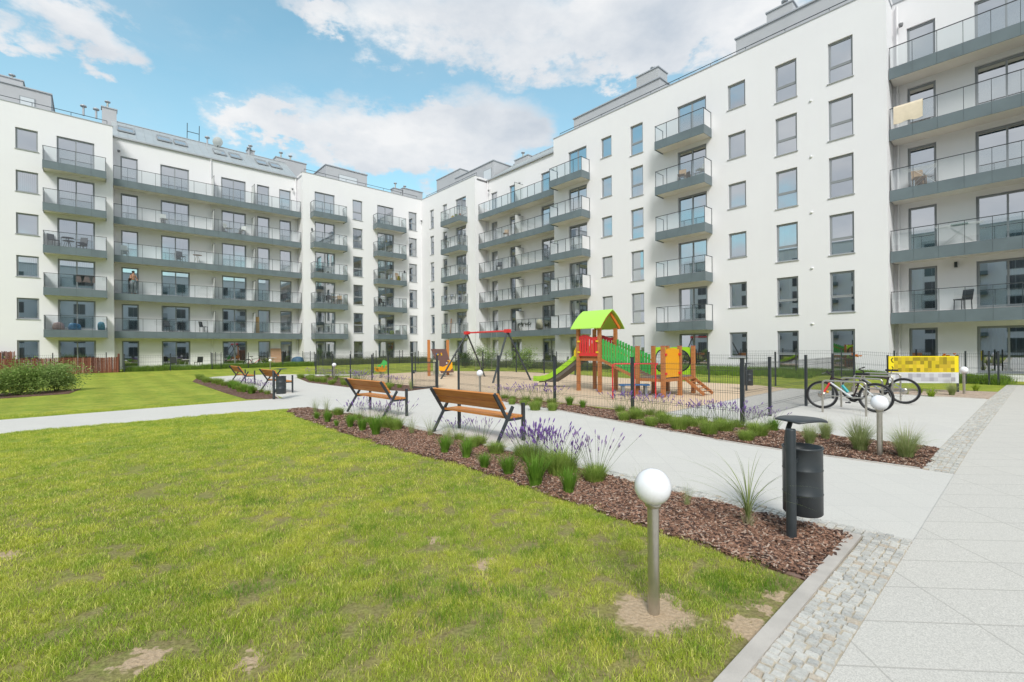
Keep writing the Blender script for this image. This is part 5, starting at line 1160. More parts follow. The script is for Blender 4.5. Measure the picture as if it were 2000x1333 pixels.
# ------------------------------------------------------------------ planting
def strands(mb, n, r, h, lean, wd, m, seed, seg=4, droop=.35, r2=None, taper=True, hvar=.35):
    rnd = random.Random(seed)
    for i in range(n):
        a_ = rnd.uniform(0, 6.283); q = r*math.sqrt(rnd.random()); x, y = q*math.cos(a_), q*math.sin(a_); b_ = a_+rnd.gauss(0, .5); H_ = h*(1-hvar*rnd.random()); L_ = lean*H_*rnd.uniform(.15, 1)*(.35+.8*q/max(r, 1e-3)); ww = wd*rnd.uniform(.7, 1.2)
        px_, py_ = -math.sin(b_)*ww, math.cos(b_)*ww; vs = []
        for k in range(seg+1):
            t = k/seg; d = L_*t**1.6; z = H_*(t-droop*t*t*t*(L_/max(H_, .01))); f = (1-t**1.8*.92) if taper else 1
            cx = x+math.cos(b_)*d; cy = y+math.sin(b_)*d; vs += [(cx-px_*f, cy-py_*f, z), (cx+px_*f, cy+py_*f, z)]
        mb.add(vs, [(2*k, 2*k+1, 2*k+3, 2*k+2) for k in range(seg)], m)
LEAF1 = leafmat('lavender_leaf', (.085, .135, .035), (.19, .27, .07), .25); LEAF2 = leafmat('bright_tuft_leaf', (.10, .20, .018), (.22, .36, .05), .35); LEAF3 = leafmat('upright_blade', (.12, .25, .03), (.25, .43, .06), .4); LEAF2B = leafmat('cushion_leaf', (.20, .31, .05), (.40, .50, .12), .4)
LEAF4 = leafmat('feather_grass', (.28, .36, .12), (.50, .55, .26), .45); STRAW = leafmat('straw_stalk', (.42, .38, .22), (.55, .50, .32), .3); PURP = leafmat('lavender_flower', (.17, .09, .33), (.33, .20, .52), .25); PURPP = leafmat('pale_lavender_flower', (.30, .20, .42), (.46, .34, .56), .25)
STALK = leafmat('lavender_stalk', (.16, .22, .09), (.24, .30, .13), .2)
def spikes(mb, n, r, h, lean, m, seed, size=1.):
    rnd = random.Random(seed)
    for i in range(n):
        a_ = rnd.uniform(0, 6.283); q = r*math.sqrt(rnd.random()); H_ = h*rnd.uniform(.66, 1.08); L_ = lean*H_*rnd.uniform(.2, 1)*(q/r+.2); p = Vector((q*math.cos(a_), q*math.sin(a_), .05)); t = p+Vector((math.cos(a_)*L_, math.sin(a_)*L_, H_))
        mid = p.lerp(t, .5)+Vector((math.cos(a_), math.sin(a_), 0))*(-.05*L_); mb.tube([p, mid, t], .0014, STALK, 3, cap=False)
        d = (t-mid).normalized(); k = rnd.choice((3, 4, 5)); sz = size*rnd.uniform(.8, 1.15)
        mb.tube([t-d*.010, t+d*.004*sz, t+d*.016*sz, t+d*.032*sz, t+d*.044*sz], [.002, .0065*sz, .0075*sz, .006*sz, .001], m, 5, cap=False)
        for c in range(k):
            e = t-d*(.012+.010*c); u = Vector((rnd.uniform(-1, 1), rnd.uniform(-1, 1), rnd.uniform(-.3, .6))).normalized(); mb.add([e, e+u*.011*sz+d*.003, e+d*.010*sz], [(0, 1, 2)], m)
SRC = {}
def plant_mesh(kind, k):
    key = (kind, k)
    if key in SRC: return SRC[key]
    parts = []
    if kind == 'dome':      # close lavender cushion
        m = MB(); strands(m, 620, .11, .25, .95, .0030, LEAF2B, k*7+1, 3, .2); parts.append(('foliage', m.mesh('foliage')))
    elif kind == 'lavender':
        m = MB(); strands(m, 700, .13, .26, .9, .0028, LEAF2B, k*7+2, 3, .2); parts.append(('foliage', m.mesh('foliage'))); m = MB(); spikes(m, 62, .12, .42, .75, PURP, k*3+1, 1.25); parts.append(('flower_spikes', m.mesh('flower_spikes')))
    elif kind == 'wisp':    # loose lavender, pale spikes on long stalks
        m = MB(); strands(m, 320, .09, .18, .8, .0026, LEAF2B, k*7+3, 3, .2); parts.append(('foliage', m.mesh('foliage'))); m = MB(); spikes(m, 34, .11, .36, .95, PURP if k % 2 else PURPP, k*3+2, 1.05); parts.append(('flower_spikes', m.mesh('flower_spikes')))
    elif kind == 'blades':
        m = MB(); strands(m, 210, .06, .38, .75, .0055, LEAF3, k*7+4, 4, .15); parts.append(('leaves', m.mesh('leaves')))
    elif kind == 'feather':
        m = MB(); strands(m, 560, .085, .66, .85, .0024, LEAF4, k*7+5, 6, .55); strands(m, 160, .06, .26, .8, .0026, LEAF2, k*7+6, 4, .4); parts.append(('leaves', m.mesh('leaves'))); m = MB(); strands(m, 60, .06, .82, .6, .0016, STRAW, k*7+8, 6, .3); parts.append(('seed_stalks', m.mesh('seed_stalks')))
    elif kind == 'arching':
        m = MB(); rnd = random.Random(k)
        for i in range(46):
            h = rnd.uniform(.35, .66); L_ = rnd.uniform(.1, .62); b_ = rnd.gauss(2.9, .55) if i < 18 else rnd.uniform(0, 6.28); px_, py_ = -math.sin(b_)*.0034, math.cos(b_)*.0034; vs = []
            for q in range(9):
                t = q/8; d = L_*t**1.9; z = h*(1.15*t-.28*t*t*(1+L_*1.6)); f = 1-.93*t**1.5; vs += [(math.cos(b_)*d-px_*f, math.sin(b_)*d-py_*f, z), (math.cos(b_)*d+px_*f, math.sin(b_)*d+py_*f, z)]
            m.add(vs, [(2*q, 2*q+1, 2*q+3, 2*q+2) for q in range(8)], leafmat('arching_blade', (.22, .29, .09), (.40, .45, .18), .4))
        parts.append(('leaves', m.mesh('leaves'))); m = MB(); strands(m, 60, .03, .10, .6, .003, STRAW, k, 3, .3); parts.append(('dry_base', m.mesh('dry_base')))
    elif kind == 'wispgrass':
        m = MB(); strands(m, 90, .05, .52, .9, .0015, LEAF4, k*9, 6, .4); strands(m, 60, .04, .16, .9, .002, STRAW, k*9+1, 4, .5); parts.append(('leaves', m.mesh('leaves')))
    elif kind == 'daylily':
        m = MB(); strands(m, 90, .07, .42, 1.1, .008, leafmat('daylily_leaf', (.22, .34, .02), (.40, .50, .06), .4), k, 5, .6); parts.append(('leaves', m.mesh('leaves')))
    SRC[key] = parts; return parts
NM = {'dome': ('lavender_bush', 'lavender'), 'lavender': ('lavender_bush', 'lavender'), 'wisp': ('lavender_bush', 'lavender'), 'blades': ('blade_plant', 'plant'), 'feather': ('ornamental_grass', 'ornamental grass'), 'arching': ('ornamental_grass', 'ornamental grass'), 'wispgrass': ('ornamental_grass', 'ornamental grass'), 'daylily': ('daylily_plant', 'plant')}
rp = random.Random(77)
def plant(kind, p, s, label, group):
    nm, cat = NM[kind]; parts = plant_mesh(kind, rp.choice((1, 2, 3)) if kind != 'arching' else 1)
    if len(parts) == 1:
        o = bpy.data.objects.new(nm, parts[0][1]); C.objects.link(o)
    else:
        o = empty(nm)
        for n_, me in parts: link(n_, me, o)
    s *= rp.uniform(.84, 1.22) if kind in ('dome', 'wisp', 'blades') else 1; o.location = Vector(p)+Vector((rp.uniform(-.03, .03), rp.uniform(-.03, .03), 0)); o.scale = (s, s, s*rp.uniform(.88, 1.12)); o.rotation_euler = (0, 0, rp.uniform(0, 6.28) if kind != 'arching' else 0); tag(o, label, cat, group); return o
ORD = ['first', 'second', 'third', 'fourth', 'fifth', 'sixth', 'seventh', 'eighth', 'ninth', 'tenth', 'eleventh', 'twelfth', 'thirteenth', 'fourteenth', 'fifteenth', 'sixteenth', 'seventeenth', 'eighteenth']
def row(kind, pts, what, group, z=.01):
    for i, q in enumerate(pts):
        px_, py_, s = q; lb = what % ORD[i] if '%s' in what else what
        plant(kind, G(px_, py_, z), s, lb, group)
# bed beside the near lawn (ground points of the plants, left to right)
row('blades', [(619, 820, .62), (641, 826, .66), (655, 834, .5)], 'small upright green tuft, %s from the pointed left end of the near mulch bed', 'small tufts at the end of the near bed')
row('blades', [(686, 835, .86), (710, 843, .88), (736, 851, .92)], 'bright upright green tuft, %s of three in front of the second bench', 'upright tufts before the second bench')
row('dome', [(663, 812, .9), (758, 836, .85), (775, 841, .8)], 'low green cushion beside the second bench, %s from the left', 'low cushions by the second bench')
row('wisp', [(700, 822, 1.0), (722, 826, 1.05), (748, 828, 1.05), (772, 834, 1.0)], 'loose lavender with thin purple spikes under the second bench, %s from the left', 'loose lavender under the second bench')
row('wispgrass', [(613, 806, .9), (637, 806, .95), (808, 848, .85), (838, 852, .9), (872, 862, .95), (880, 872, .7)], 'thin pale ornamental grass with fine stalks in the near bed, %s from the left', 'thin ornamental grasses of the near bed')
row('blades', [(869, 886, .72), (911, 896, .78), (951, 915, .82), (997, 928, .95), (1046, 950, 1.02), (1114, 966, .78)], 'upright bright green blade plant in the mulch before the nearest bench, %s from the left', 'upright blade plants before the nearest bench')
row('dome', [(925, 874, .95), (968, 888, .85), (1098, 930, 1.08), (1166, 942, .98)], 'rounded green lavender cushion in the near bed, %s from the left', 'rounded cushions of the near bed')
row('lavender', [(1045, 905, 1.05), (1075, 915, .95), (1020, 893, .8)], 'full lavender with deep purple spikes beside the nearest bench, %s of three', 'full lavender beside the nearest bench')
row('wisp', [(940, 868, 1.0), (1115, 925, 1.05), (1168, 934, .95), (900, 860, .9)], 'sparse lavender with scattered purple spikes in the near bed, %s of four', 'sparse lavender of the near bed')
plant('arching', G(1458, 1026, .01), 1.3, 'tall arching green grass leaning over the path between globe lamp and litter bin', None)
plant('wispgrass', G(1255, 980, .01), .8, 'small wispy grass just behind the near globe lamp', None)
plant('wispgrass', G(1350, 992, .01), .5, 'short straw coloured grass in the bark right of the near globe lamp', None)
# bed below the playground fence
row('dome', [(1000, 790, .8), (1023, 792, .8), (1046, 801, .95), (1078, 802, .95), (1218, 822, .95), (1243, 820, 1.05), (1275, 832, .9), (1298, 828, .9), (1325, 840, 1.0), (1351, 834, .95), (1389, 849, .98), (1418, 843, 1.0), (1453, 861, .95), (1484, 852, 1.0)],
    'green cushion in the bed below the playground fence, %s from the left', 'green cushions below the playground fence')
row('blades', [(1112, 793, .8), (1138, 798, .85)], 'upright green tuft alone in the bark below the slide, %s of two', 'upright tufts below the slide')
row('wisp', [(985, 780, 1.0), (1003, 782, 1.05), (1028, 786, 1.05), (1050, 788, 1.1), (1078, 790, 1.1), (1212, 806, 1.1), (1240, 808, 1.1), (1268, 812, 1.1), (1290, 816, 1.0), (1340, 822, 1.0), (1374, 828, 1.05), (1405, 830, 1.05), (1440, 836, 1.1), (1470, 838, 1.0), (1500, 840, 1.0)],
    'lavender with pale purple spikes against the playground fence, %s from the left', 'lavender along the playground fence')
plant('blades', G(1510, 843, .01), .9, 'dark spiky blade plant at the corner post of the playground fence', None)
row('feather', [(1583, 868, .62), (1608, 858, .6), (1680, 880, .95), (1765, 894, .92)], 'feathery light green ornamental grass, %s from the left before the bicycle parking', 'feathery grasses before the bicycles')
# far beds
rb_ = random.Random(31)
for i in range(16):
    a_ = 17.6+i*.72; plant('dome', W(a_, 18.7+.45*rb_.random()+(.2 if 20 < a_ < 27 else -.1), .01), rb_.uniform(.9, 1.2), ORD[i]+' low green cushion from the left in the strip left of the playground gate', 'cushions of the strip left of the gate')
for i in range(14):
    a_ = 18.2+i*.75; plant('wisp', W(a_, 17.55+.7*rb_.random(), .01), rb_.uniform(.9, 1.2), ORD[i]+' pale flowering lavender from the left in the strip before the gate', 'lavender of the strip left of the gate')
for i in range(4): plant('wispgrass', W(28.0+.35*i, 17.5+.2*i, .01), .9, ORD[i]+' tall loose grass from the left beside the open playground gate', 'loose grasses beside the gate')
for i in range(13):
    a_ = 14.2+i*.98; plant('dome', W(a_, 22.75+.35*rb_.random(), .01), rb_.uniform(1.0, 1.3), ORD[i]+' dense green cushion from the left in the bed of the two far benches', 'cushions before the far benches')
for i in range(5): plant('blades', W(22.6+i*.9, 23.0, .01), rb_.uniform(.85, 1.05), ORD[i]+' upright grassy plant from the left in the bed of the far benches', 'grassy plants before the far benches')
for i in range(5): plant('wisp', W(23.2+i*.9, 22.6, .01), 1.0, ORD[i]+' lavender wisp from the left at the feet of the far benches', 'lavender before the far benches')
row('daylily', [(1822, 775, .95), (1795, 768, .7)], 'yellow green plant with arching leaves below the yellow banner, %s of two', 'arching plants below the banner')
row('feather', [(1858, 772, .75)], 'soft green grass clump below the right half of the banner', None); row('wispgrass', [(1770, 770, .8)], 'thin grass seen through the spokes of the rear bicycle wheel', None)
plant('daylily', G(1906, 764, .01), .75, 'bright yellow green plant right of the lamp by the banner', None)

def leafy(name, loc, sx, sy, sz, n, lm, label, cat, leaf=.045, group=None, stems=6, seed=1, z0=.08, cone=False):
    root = empty(name, loc, label=label, cat=cat, group=group); rnd = random.Random(seed); m = MB()
    cl = [(rnd.gauss(0, .42)*sx, rnd.gauss(0, .42)*sy, sz*rnd.uniform(.25, .9), rnd.uniform(.12, .3)*min(sx, sz)) for _ in range(max(6, int(n/120)))]
    for i in range(n):
        if cone: t = rnd.random()**.8; a_ = rnd.uniform(0, 6.28); q = (1-t*.85)*sx*math.sqrt(rnd.uniform(.3, 1)); c = Vector((q*math.cos(a_), q*math.sin(a_)*sy/sx, z0+t*sz))
        else:
            k = rnd.choice(cl); c = Vector((k[0]+rnd.gauss(0, k[3]), k[1]+rnd.gauss(0, k[3]), max(z0, k[2]+rnd.gauss(0, k[3]))))
        u = Vector((rnd.gauss(0, 1), rnd.gauss(0, 1), rnd.gauss(.3, .6))).normalized(); v = u.cross(Vector((rnd.gauss(0, 1), rnd.gauss(0, 1), rnd.gauss(0, 1)))).normalized(); l = leaf*rnd.uniform(.6, 1.2)
        m.add([c, c+u*l*.5+v*l*.28, c+u*l, c+u*l*.5-v*l*.28], [(0, 1, 2, 3)], lm)
    m.obj('foliage', root); m = MB()
    for i in range(stems): a_ = rnd.uniform(0, 6.28); m.tube([(.05*math.cos(a_), .05*math.sin(a_), -.03), (sx*.3*math.cos(a_), sy*.3*math.sin(a_), sz*.45), (sx*.5*math.cos(a_), sy*.5*math.sin(a_), sz*.8)], [.014, .009, .004], pr('twig', (.12, .08, .05), .9), 5)
    m.obj('stems', root); return root
SH = leafmat('shrub_leaf', (.14, .24, .05), (.36, .47, .14), .4); SH2 = leafmat('pale_shrub_leaf', (.19, .27, .11), (.36, .44, .22), .35)
for i, (a_, b_, s, h, lb) in enumerate(((19.9, 29.3, .95, .95, 'leafy green shrub in front of the brown reed screen, middle one at the left edge'), (19.0, 28.3, .75, 1.0, 'rightmost leafy green shrub of the left edge group, beside the open lawn'), (20.6, 30.4, .9, .9, 'leafy shrub cut by the left edge of the picture'))):
    leafy('shrub', W(a_, b_, 0), s*.8, s*.8, h*1.08, 7500, SH if i != 1 else leafmat('shrub_leaf_b', (.17, .28, .07), (.42, .52, .20), .35), lb, 'shrub', .075, 'leafy shrubs at the left edge', 9, 40+i, .05)
sheet('shrub_bed', ABpoly([(18.2, 27.6), (20.9, 27.9), (22.4, 32.0), (19.5, 32.0)]), .012, M['mulch'])
m = MB(); rr = random.Random(9)
for i in range(5): c = W(21.6+i*.12+rr.uniform(-.3, .3), 30.0+i*.3+rr.uniform(-.15, .15), .02); m.lathe([(0, .06), (.07, .045), (.1, 0), (.09, -.03)], pr('pale_stone', (.5, .48, .45), .9, var=.2), 7, c)
tag(m.obj('edging_stones'), 'few pale rounded stones at the foot of the leftmost shrub', 'stones', kind='stuff')
leafy('shrub', W(17.5, 5.2, .02), .9, .9, 1.5, 2600, SH2, 'pale leaved bushy shrub behind the swing frame, near the inner corner', 'shrub', .10, 'garden shrubs of the right wing', 8, 51)
leafy('shrub', W(21.2, 4.7, .05), 1.0, .8, 1.35, 2600, SH, 'dense green shrub behind the middle of the swing frame', 'shrub', .10, 'garden shrubs of the right wing', 8, 52)
leafy('shrub', W(14.6, 4.9, .02), .8, .8, 1.2, 1800, leafmat('dark_shrub_leaf', (.04, .08, .03), (.11, .16, .06), .3), 'dark shrub left of the swing frame near the climbing board', 'shrub', .10, 'garden shrubs of the right wing', 8, 53)
for i in range(8): leafy('conifer', W(22.8+i*1.02, 4.3-.12*i, .04), .2, .2, .72+.1*(i % 3), 420, leafmat('conifer_leaf', (.02, .055, .022), (.06, .11, .04), .2), ORD[i]+' small dark conifer from the left in the row behind the slide', 'conifer', .05, 'row of small conifers behind the slide', 2, 60+i, .02, cone=True)
for i, (a_, b_) in enumerate(((40.1, 2.6), (42.9, .6))):
    m = MB(); strands(m, 40, .05, .95, .5, .004, LEAF3, 5+i, 4, .2); r_ = empty('flowering_plant', W(a_, b_, .05), label=('orange flowers on tall stalks left of the yellow banner', 'orange flowers on tall stalks right of the yellow banner')[i], cat='flower', group='orange flowers by the banner'); m.obj('leaves', r_)
    m = MB(); rr = random.Random(i)
    for k in range(8): c = Vector((rr.uniform(-.18, .18), rr.uniform(-.18, .18), rr.uniform(.95, 1.1))); m.lathe([(0, 0), (.05, .04), (.06, .07)], pr('orange_petal', (.8, .22, .02), .6), 6, c)
    m.obj('flowers', r_)

# ------------------------------------------------------------------ things on the balconies and terraces
def wl(side, d, y, z): # wing coordinates to world
    return W(y, d, z) if side == 'L' else W(d, y, z)
def chair(mt):
    r_ = empty('patio_chair'); m = MB(); m.box((-.22, -.22, .42), (.22, .22, .46), mt); m.obj('seat', r_); m = MB(); m.bar((0, -.22, .46), (0, -.30, .88), .42, .025, mt, up=(0, 1, 0)); m.obj('backrest', r_)
    for x in (-.2, .2):
        for y in (-.2, .2): m = MB(); m.bar((x, y, 0), (x*.95, y*.95, .44), .025, .025, mt, up=(0, 1, 0)); m.obj('leg', r_)
    return r_
def table(mt, r=.32, h=.7):
    r_ = empty('patio_table'); m = MB(); m.lathe([(0, h), (r, h), (r, h-.03), (0, h-.03)], mt, 20); m.obj('table_top', r_); m = MB()
    for k in range(3): a_ = k*2.09; m.tube([(.05*math.cos(a_), .05*math.sin(a_), h-.03), (.24*math.cos(a_), .24*math.sin(a_), 0)], .014, mt, 6)
    m.obj('legs', r_); return r_
def bz(n): return FZ(n)-.08 if n else .19
protoC = {k: None for k in 'dwt'}; protoT = {}
CM = {'d': pr('dark_chair', (.05, .052, .06), .5), 'w': pr('white_chair', (.62, .62, .60), .5), 't': pr('tan_chair', (.42, .28, .17), .7)}
def add_chair(c, side, d, y, n, rz, label):
    base = math.atan2(BX[1], BX[0]) if side == 'L' else math.atan2(-AX[1], -AX[0])
    if protoC[c] is None: o = protoC[c] = chair(CM[c])
    else: o = dup(protoC[c])
    o.location = wl(side, d, y, bz(n)); o.rotation_euler = (0, 0, base+rz); tag(o, label, 'chair', 'chairs on balconies and terraces')
def add_table(c, side, d, y, n, label):
    if c not in protoT: o = protoT[c] = table(CM[c])
    else: o = dup(protoT[c])
    o.location = wl(side, d, y, bz(n)); tag(o, label, 'table', 'tables on balconies and terraces')
FLO = {0: 'ground floor terrace', 1: 'first balcony row', 2: 'second balcony row', 3: 'third balcony row', 4: 'fourth balcony row', 5: 'top balcony row'}
for c, side, d, y, n, rz, lb in (
    ('d', 'L', 22.6, .9, 0, 2.8, 'black armchair on the left wing terrace, left of the round table'), ('d', 'L', 21.0, .6, 0, -2.8, 'black armchair on the left wing terrace, before the double door'),
    ('d', 'L', 29.2, .45, 3, .6, 'dark chair on the leftmost balcony of the third row, at its left end'), ('d', 'L', 27.8, .45, 3, -.5, 'dark chair on the leftmost balcony of the third row, beside the door'),
    ('d', 'L', 22.8, -.9, 1, .3, 'dark chair on the long first row balcony before the double door'), ('d', 'L', 20.4, -.9, 1, .8, 'dark chair standing apart on the long first row balcony, left of the screen'),
    ('w', 'L', 25.4, -.9, 3, .2, 'white chair at the far left end of the long third row balcony'), ('d', 'L', 21.9, -.9, 3, .4, 'dark chair beside the tan table on the long third row balcony'),
    ('w', 'L', 18.6, -.9, 4, .7, 'pale folding chair on the long fourth row balcony, left of its pair'), ('w', 'L', 17.5, -.9, 4, -.7, 'pale folding chair on the long fourth row balcony, right of its pair'),
    ('w', 'L', 23.0, -.9, 4, .2, 'white low chair on the long fourth row balcony by the left screen'),
    ('d', 'L', 10.3, .45, 2, .4, 'dark chair on the second row balcony of the corner block, nearest the long balconies'), ('t', 'L', 9.5, .45, 2, -.4, 'tan chair on the second row balcony of the corner block'),
    ('w', 'L', 5.2, .4, 1, .5, 'white chair at the left end of the lowest balcony near the inner corner'), ('w', 'L', 3.3, .4, 1, -.5, 'white chair at the right end of the lowest balcony near the inner corner'),
    ('d', 'L', 4.9, .4, 2, .5, 'dark chair on the second balcony near the teal curtain'), ('t', 'L', 3.1, .4, 3, .2, 'tan chair with yellow cloth on the third balcony near the inner corner'),
    ('t', 'R', 31.0, .45, 4, .3, 'tan chair on the fourth row balcony left of the small square windows'), ('w', 'R', 32.2, .45, 4, -.5, 'white chair at the right end of the same fourth row balcony'),
    ('t', 'R', 13.2, -.9, 4, .6, 'tan chair on the long fourth row balcony of the right wing'), ('d', 'R', 12.2, -.9, 3, .6, 'dark chair on the long third row balcony of the right wing'),
    ('d', 'R', 43.2, -.9, 1, -.6, 'dark chair at the right edge of the lowest near balcony'), ('d', 'L', 13.9, -.9, 2, .2, 'dark chair at the right end of the long second row balcony'),
    ('t', 'R', 41.8, -.9, 3, .4, 'tan chair on the third near balcony behind the glass')):
    add_chair(c, side, d, y, n, rz, lb)
for c, side, d, y, n, lb in (('w', 'L', 21.8, .9, 0, 'round white table between the black armchairs of the left terrace'), ('t', 'L', 20.8, -.9, 3, 'tan table on the long third row balcony'), ('d', 'L', 28.5, .5, 3, 'dark round table on the leftmost third row balcony'),
                             ('d', 'L', 22.0, -.9, 1, 'dark round table on the long first row balcony'), ('w', 'L', 4.2, .45, 1, 'white table on the lowest balcony near the inner corner'), ('t', 'L', 9.9, .45, 2, 'tan table on the second balcony of the corner block'), ('d', 'L', 14.3, .8, 0, 'dark round table on the terrace right of the orange board'), ('w', 'L', 15.7, 1.2, 0, 'low white table on the left wing terrace near the blue bag')):
    add_table(c, side, d, y, n, lb)
# towel over the rail, upper right
def towel(side, d0, d1, n, yf, mt, label, drop=.62, name='towel'):
    mb = MB(); vs = []; k = 10; h = FZ(n)-.1+.98
    for i in range(k+1):
        d = d0+(d1-d0)*i/k; wv = .012*math.sin(i*1.4)
        for y, z in ((yf+.03+wv, h-drop*(1+.04*math.sin(i))), (yf+.02+wv*.5, h-.1), (yf-.02, h+.02), (yf-.055, h+.012), (yf-.09-wv, h-.25)): vs.append(wl(side, d, y, z))
    mb.add(vs, [(5*i+j, 5*i+j+1, 5*i+j+6, 5*i+j+5) for i in range(k) for j in range(4)], mt, True); o = mb.obj(name); tag(o, label, 'towel'); return o
towel('R', 40.98, 42.0, 4, -.35, pr('cream_towel', (.70, .60, .46), .95, var=.05), 'cream towel hung over the glass rail of the second balcony from the top right', .80)
towel('L', 28.1, 27.1, 2, .93, pr('dark_blanket', (.12, .10, .10), .95), 'dark blanket airing on the leftmost second row balcony', .5, 'blanket')
for i in range(4): towel('R', 5.6+.55*i, 6.0+.55*i, 2, .8, M['curtain'] if i % 2 else pr('striped_cloth', (.35, .38, .45), .9), ('%s piece of laundry hanging on the second row balcony next to the inner corner' % ORD[i]), .5, 'laundry')
def bag(side, d, y, n, sz, mt, label, name='bag', cat='bag'):
    c = wl(side, d, y, bz(n)); m = MB(); rr = random.Random(int(d*100)); prof = [(0, 0), (.9, .02), (1.0, .25), (.95, .6), (.75, .9), (.3, 1.0), (0, .98)]; vs = []; n_ = 12
    for r_, z in prof:
        for j in range(n_): a_ = 2*math.pi*j/n_; k = 1+rr.uniform(-.08, .08); vs.append((r_*sz[0]*k*math.cos(a_), r_*sz[1]*k*math.sin(a_), z*sz[2]*(1+rr.uniform(-.03, .03))))
    m.add(vs, [(i*n_+j, i*n_+(j+1) % n_, (i+1)*n_+(j+1) % n_, (i+1)*n_+j) for i in range(len(prof)-1) for j in range(n_)], mt, True); o = m.obj(name, None, c); tag(o, label, cat); return o
bag('L', 28.2, .45, 1, (.4, .25, .45), pr('blue_plastic', (.10, .30, .60), .4, var=.3, vscale=12), 'blue and white plastic bag on the leftmost lowest balcony')
bag('L', 29.0, .45, 1, (.35, .25, .5), pr('pink_plastic', (.65, .42, .42), .5, var=.2, vscale=12), 'pale pink bag left of the blue one on the lowest balcony')
bag('L', 26.8, .45, 1, (.22, .22, .6), pr('blue_bag', (.12, .32, .45), .5, var=.3, vscale=12), 'tall bluish bag at the right end of the leftmost lowest balcony')
bag('L', 13.7, 1.5, 0, (.55, .5, .75), pr('navy_tarp', (.05, .12, .20), .6, var=.3, vscale=6), 'navy bag heaped with brown cushions on the terrace of the left wing')
bag('L', 3.2, .62, 3, (.2, .12, .5), M['yellow'], 'yellow blanket draped near the rail of the third balcony by the inner corner', 'blanket', 'blanket')
bag('R', 6.9, .6, 5, (.16, .12, .35), M['yellow'], 'yellow flower pot on the top balcony beside the inner corner', 'flower_pot', 'flower pot')
bag('R', 7.5, .6, 5, (.16, .12, .38), pr('plant_pot_green', (.12, .25, .05), .8), 'green potted plant on the top balcony beside the inner corner', 'potted_plant', 'potted plant')
bag('R', 8.1, .6, 5, (.14, .12, .3), pr('terracotta', (.30, .12, .06), .8), 'brown pot on the top balcony beside the inner corner', 'flower_pot', 'flower pot')
bag('R', 17.4, -.9, 1, (.3, .2, .9), pr('cream_bag', (.55, .50, .38), .8), 'tall cream sack on the long lowest balcony of the right wing', 'sack', 'sack')
bag('L', 4.0, .5, 1, (.25, .2, .4), pr('lime_pot', (.45, .55, .12), .6), 'pale lime pot on the lowest balcony near the inner corner', 'flower_pot', 'flower pot')
for i in range(6): leafy('potted_plant', wl('R', 15.2+.28*i, -.55, bz(1)+.3), .16, .14, .38, 220, leafmat('dark_pot_leaf', (.02, .05, .02), (.07, .11, .04), .2), '%s dark potted plant in the row on the long lowest balcony of the right wing' % ORD[i], 'potted plant', .05, 'dark potted plants on the lowest long balcony', 2, 90+i, .02)
# boards leaning on walls
def board_(side, d, y, n, w_, h, mt, label):
    base = math.atan2(BX[1], BX[0]) if side == 'L' else math.atan2(-AX[1], -AX[0]); m = MB(); m.bar((0, 0, 0), (0, -.12, h), w_, .03, mt, up=(0, 1, 0)); m.box((-w_/2+.03, .014, .1), (w_/2-.03, .02, .13), M['pwood']); o = m.obj('wooden_board', None, wl(side, d, y, bz(n)), base); tag(o, label, 'board')
board_('L', 16.35, -1.2, 1, .45, 1.45, pr('raw_plywood', (.62, .40, .18), .8), 'orange plywood board leaning by the open door of the long lowest balcony')
board_('L', 14.75, -1.25, 0, .9, 1.5, pr('reddish_board', (.50, .30, .20), .8), 'reddish wooden board leaning on the ground floor wall of the left wing')
board_('R', 5.9, .3, 1, .12, 1.5, M['pwood'], 'narrow wooden lath leaning on the lowest balcony beside the lit room')
# drying rack
dr = empty('drying_rack', wl('R', 43.1, -.85, bz(2)), math.atan2(-AX[1], -AX[0]), label='open drying rack with a teal cloth on the second row balcony at the right edge', cat='drying rack')
m = MB()
for y in (-.25, .25): m.tube([(-.5, y, 0), (.35, y, .85)], .01, M['whitep'], 5); m.tube([(.5, y, 0), (-.35, y, .85)], .01, M['whitep'], 5)
m.obj('frame', dr); m = MB()
for k in range(7): m.tube([(-.75, -.25+.083*k, .86), (.75, -.25+.083*k, .86)], .005, M['whitep'], 4)
m.obj('rails', dr); m = MB(); m.box((-.3, -.2, .87), (.25, .2, .885), pr('teal_cloth', (.02, .30, .24), .9)); m.obj('cloth', dr)
dr2 = dup(dr, loc=wl('R', 42.0, -.85, bz(3)), label='empty folding drying rack on the near balcony of the third row'); 
for c in list(dr2.children):
    if c.name.startswith('cloth'): bpy.data.objects.remove(c)

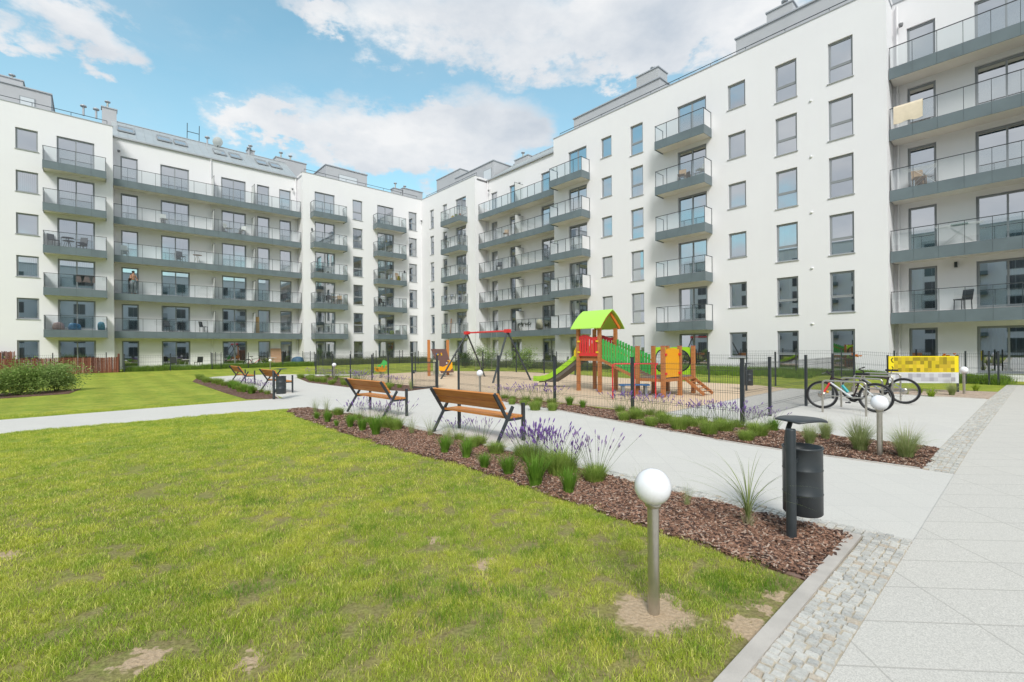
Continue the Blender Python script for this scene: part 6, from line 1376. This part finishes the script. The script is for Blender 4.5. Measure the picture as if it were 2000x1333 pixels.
# person on the second balcony row
def person():
    root = empty('person', wl('L', 24.95, -.75, FZ(2)-.08), math.atan2(BX[1], BX[0])+.5, label='bare-chested person in grey trousers standing at the balcony rail holding a hand to the head', cat='person')
    skin = pr('skin', (.55, .30, .20), .6); trou = pr('grey_trousers', (.45, .46, .50), .9); hair = pr('dark_hair', (.02, .015, .012), .8)
    V = [(0, 0, .93), (0, 0, 1.12), (0, .01, 1.32), (0, .01, 1.45), (0, .02, 1.52), (0, .05, 1.60), (0, .05, 1.68),
         (.17, .01, 1.40), (.24, .08, 1.15), (.16, .22, 1.30), (.07, .16, 1.52),
         (-.17, .01, 1.40), (-.24, .06, 1.14), (-.16, .24, 1.04), (-.06, .34, 1.06),
         (.10, 0, .88), (.12, .03, .48), (.12, -.02, .07), (.12, .12, .03), (-.10, 0, .88), (-.12, .05, .48), (-.12, 0, .07), (-.12, .14, .03)]
    Rr_ = [.14, .12, .145, .09, .055, .085, .075, .062, .045, .036, .035, .062, .045, .036, .035, .09, .06, .04, .035, .09, .06, .04, .035]
    E_ = [(0, 1), (1, 2), (2, 3), (3, 4), (4, 5), (5, 6), (3, 7), (7, 8), (8, 9), (9, 10), (3, 11), (11, 12), (12, 13), (13, 14), (0, 15), (15, 16), (16, 17), (17, 18), (0, 19), (19, 20), (20, 21), (21, 22)]
    me = bpy.data.meshes.new('body'); me.from_pydata(V, E_, []); me.materials.append(skin); o = bpy.data.objects.new('body', me); C.objects.link(o); o.parent = root
    md = o.modifiers.new('skin', 'SKIN'); md.use_smooth_shade = True
    if not me.skin_vertices: me.skin_vertices.new()
    for i, r_ in enumerate(Rr_): me.skin_vertices[0].data[i].radius = (r_, r_*.85)
    me.skin_vertices[0].data[0].use_root = True
    sb_ = o.modifiers.new('sub', 'SUBSURF'); sb_.levels = 2; sb_.render_levels = 2
    for hx, hy, hz_, dx, dy in ((.07, .16, 1.52, .1, .5), (-.06, .34, 1.06, .6, .5)):   # fingers
        pass
    m = MB()
    for s in (-1, 1): m.tube([(s*.06, 0, .97), (s*.105, 0, .86), (s*.125, .035, .50), (s*.125, -.01, .10)], [.11, .115, .085, .065], trou, 12)
    m.lathe([(.13, .99), (.155, .95), (.16, .86), (.10, .82)], trou, 14, T=Matrix.Scale(.8, 3, (0, 1, 0))); m.obj('trousers', root)
    m = MB(); m.lathe([(.15, 1.02), (.16, 1.0), (.158, .965)], pr('turquoise_waistband', (.05, .5, .55), .8), 14, T=Matrix.Scale(.82, 3, (0, 1, 0))); m.obj('waistband', root)
    m = MB(); m.lathe([(0, .12), (.06, .10), (.092, .05), (.095, 0), (.085, -.05)], hair, 14, (0, .03, 1.67)); m.obj('hair', root)
    m = MB()
    for hx, hy, hz_, sg in ((.07, .17, 1.53, 1), (-.06, .35, 1.06, -1)):
        for k in range(4): x = hx+(-.03+.02*k); m.tube([(x, hy, hz_), (x, hy+.035, hz_+.02), (x, hy+.045, hz_-.008)], [.010, .009, .007], skin, 6)
        m.tube([(hx-.045*sg, hy-.02, hz_-.01), (hx-.06*sg, hy+.01, hz_+.015)], .010, skin, 6)
    m.obj('fingers', root)
    m = MB(); m.lathe([(0, .02), (.014, .0), (.012, -.015)], skin, 6, (0, .145, 1.63)); m.obj('nose', root)
person()
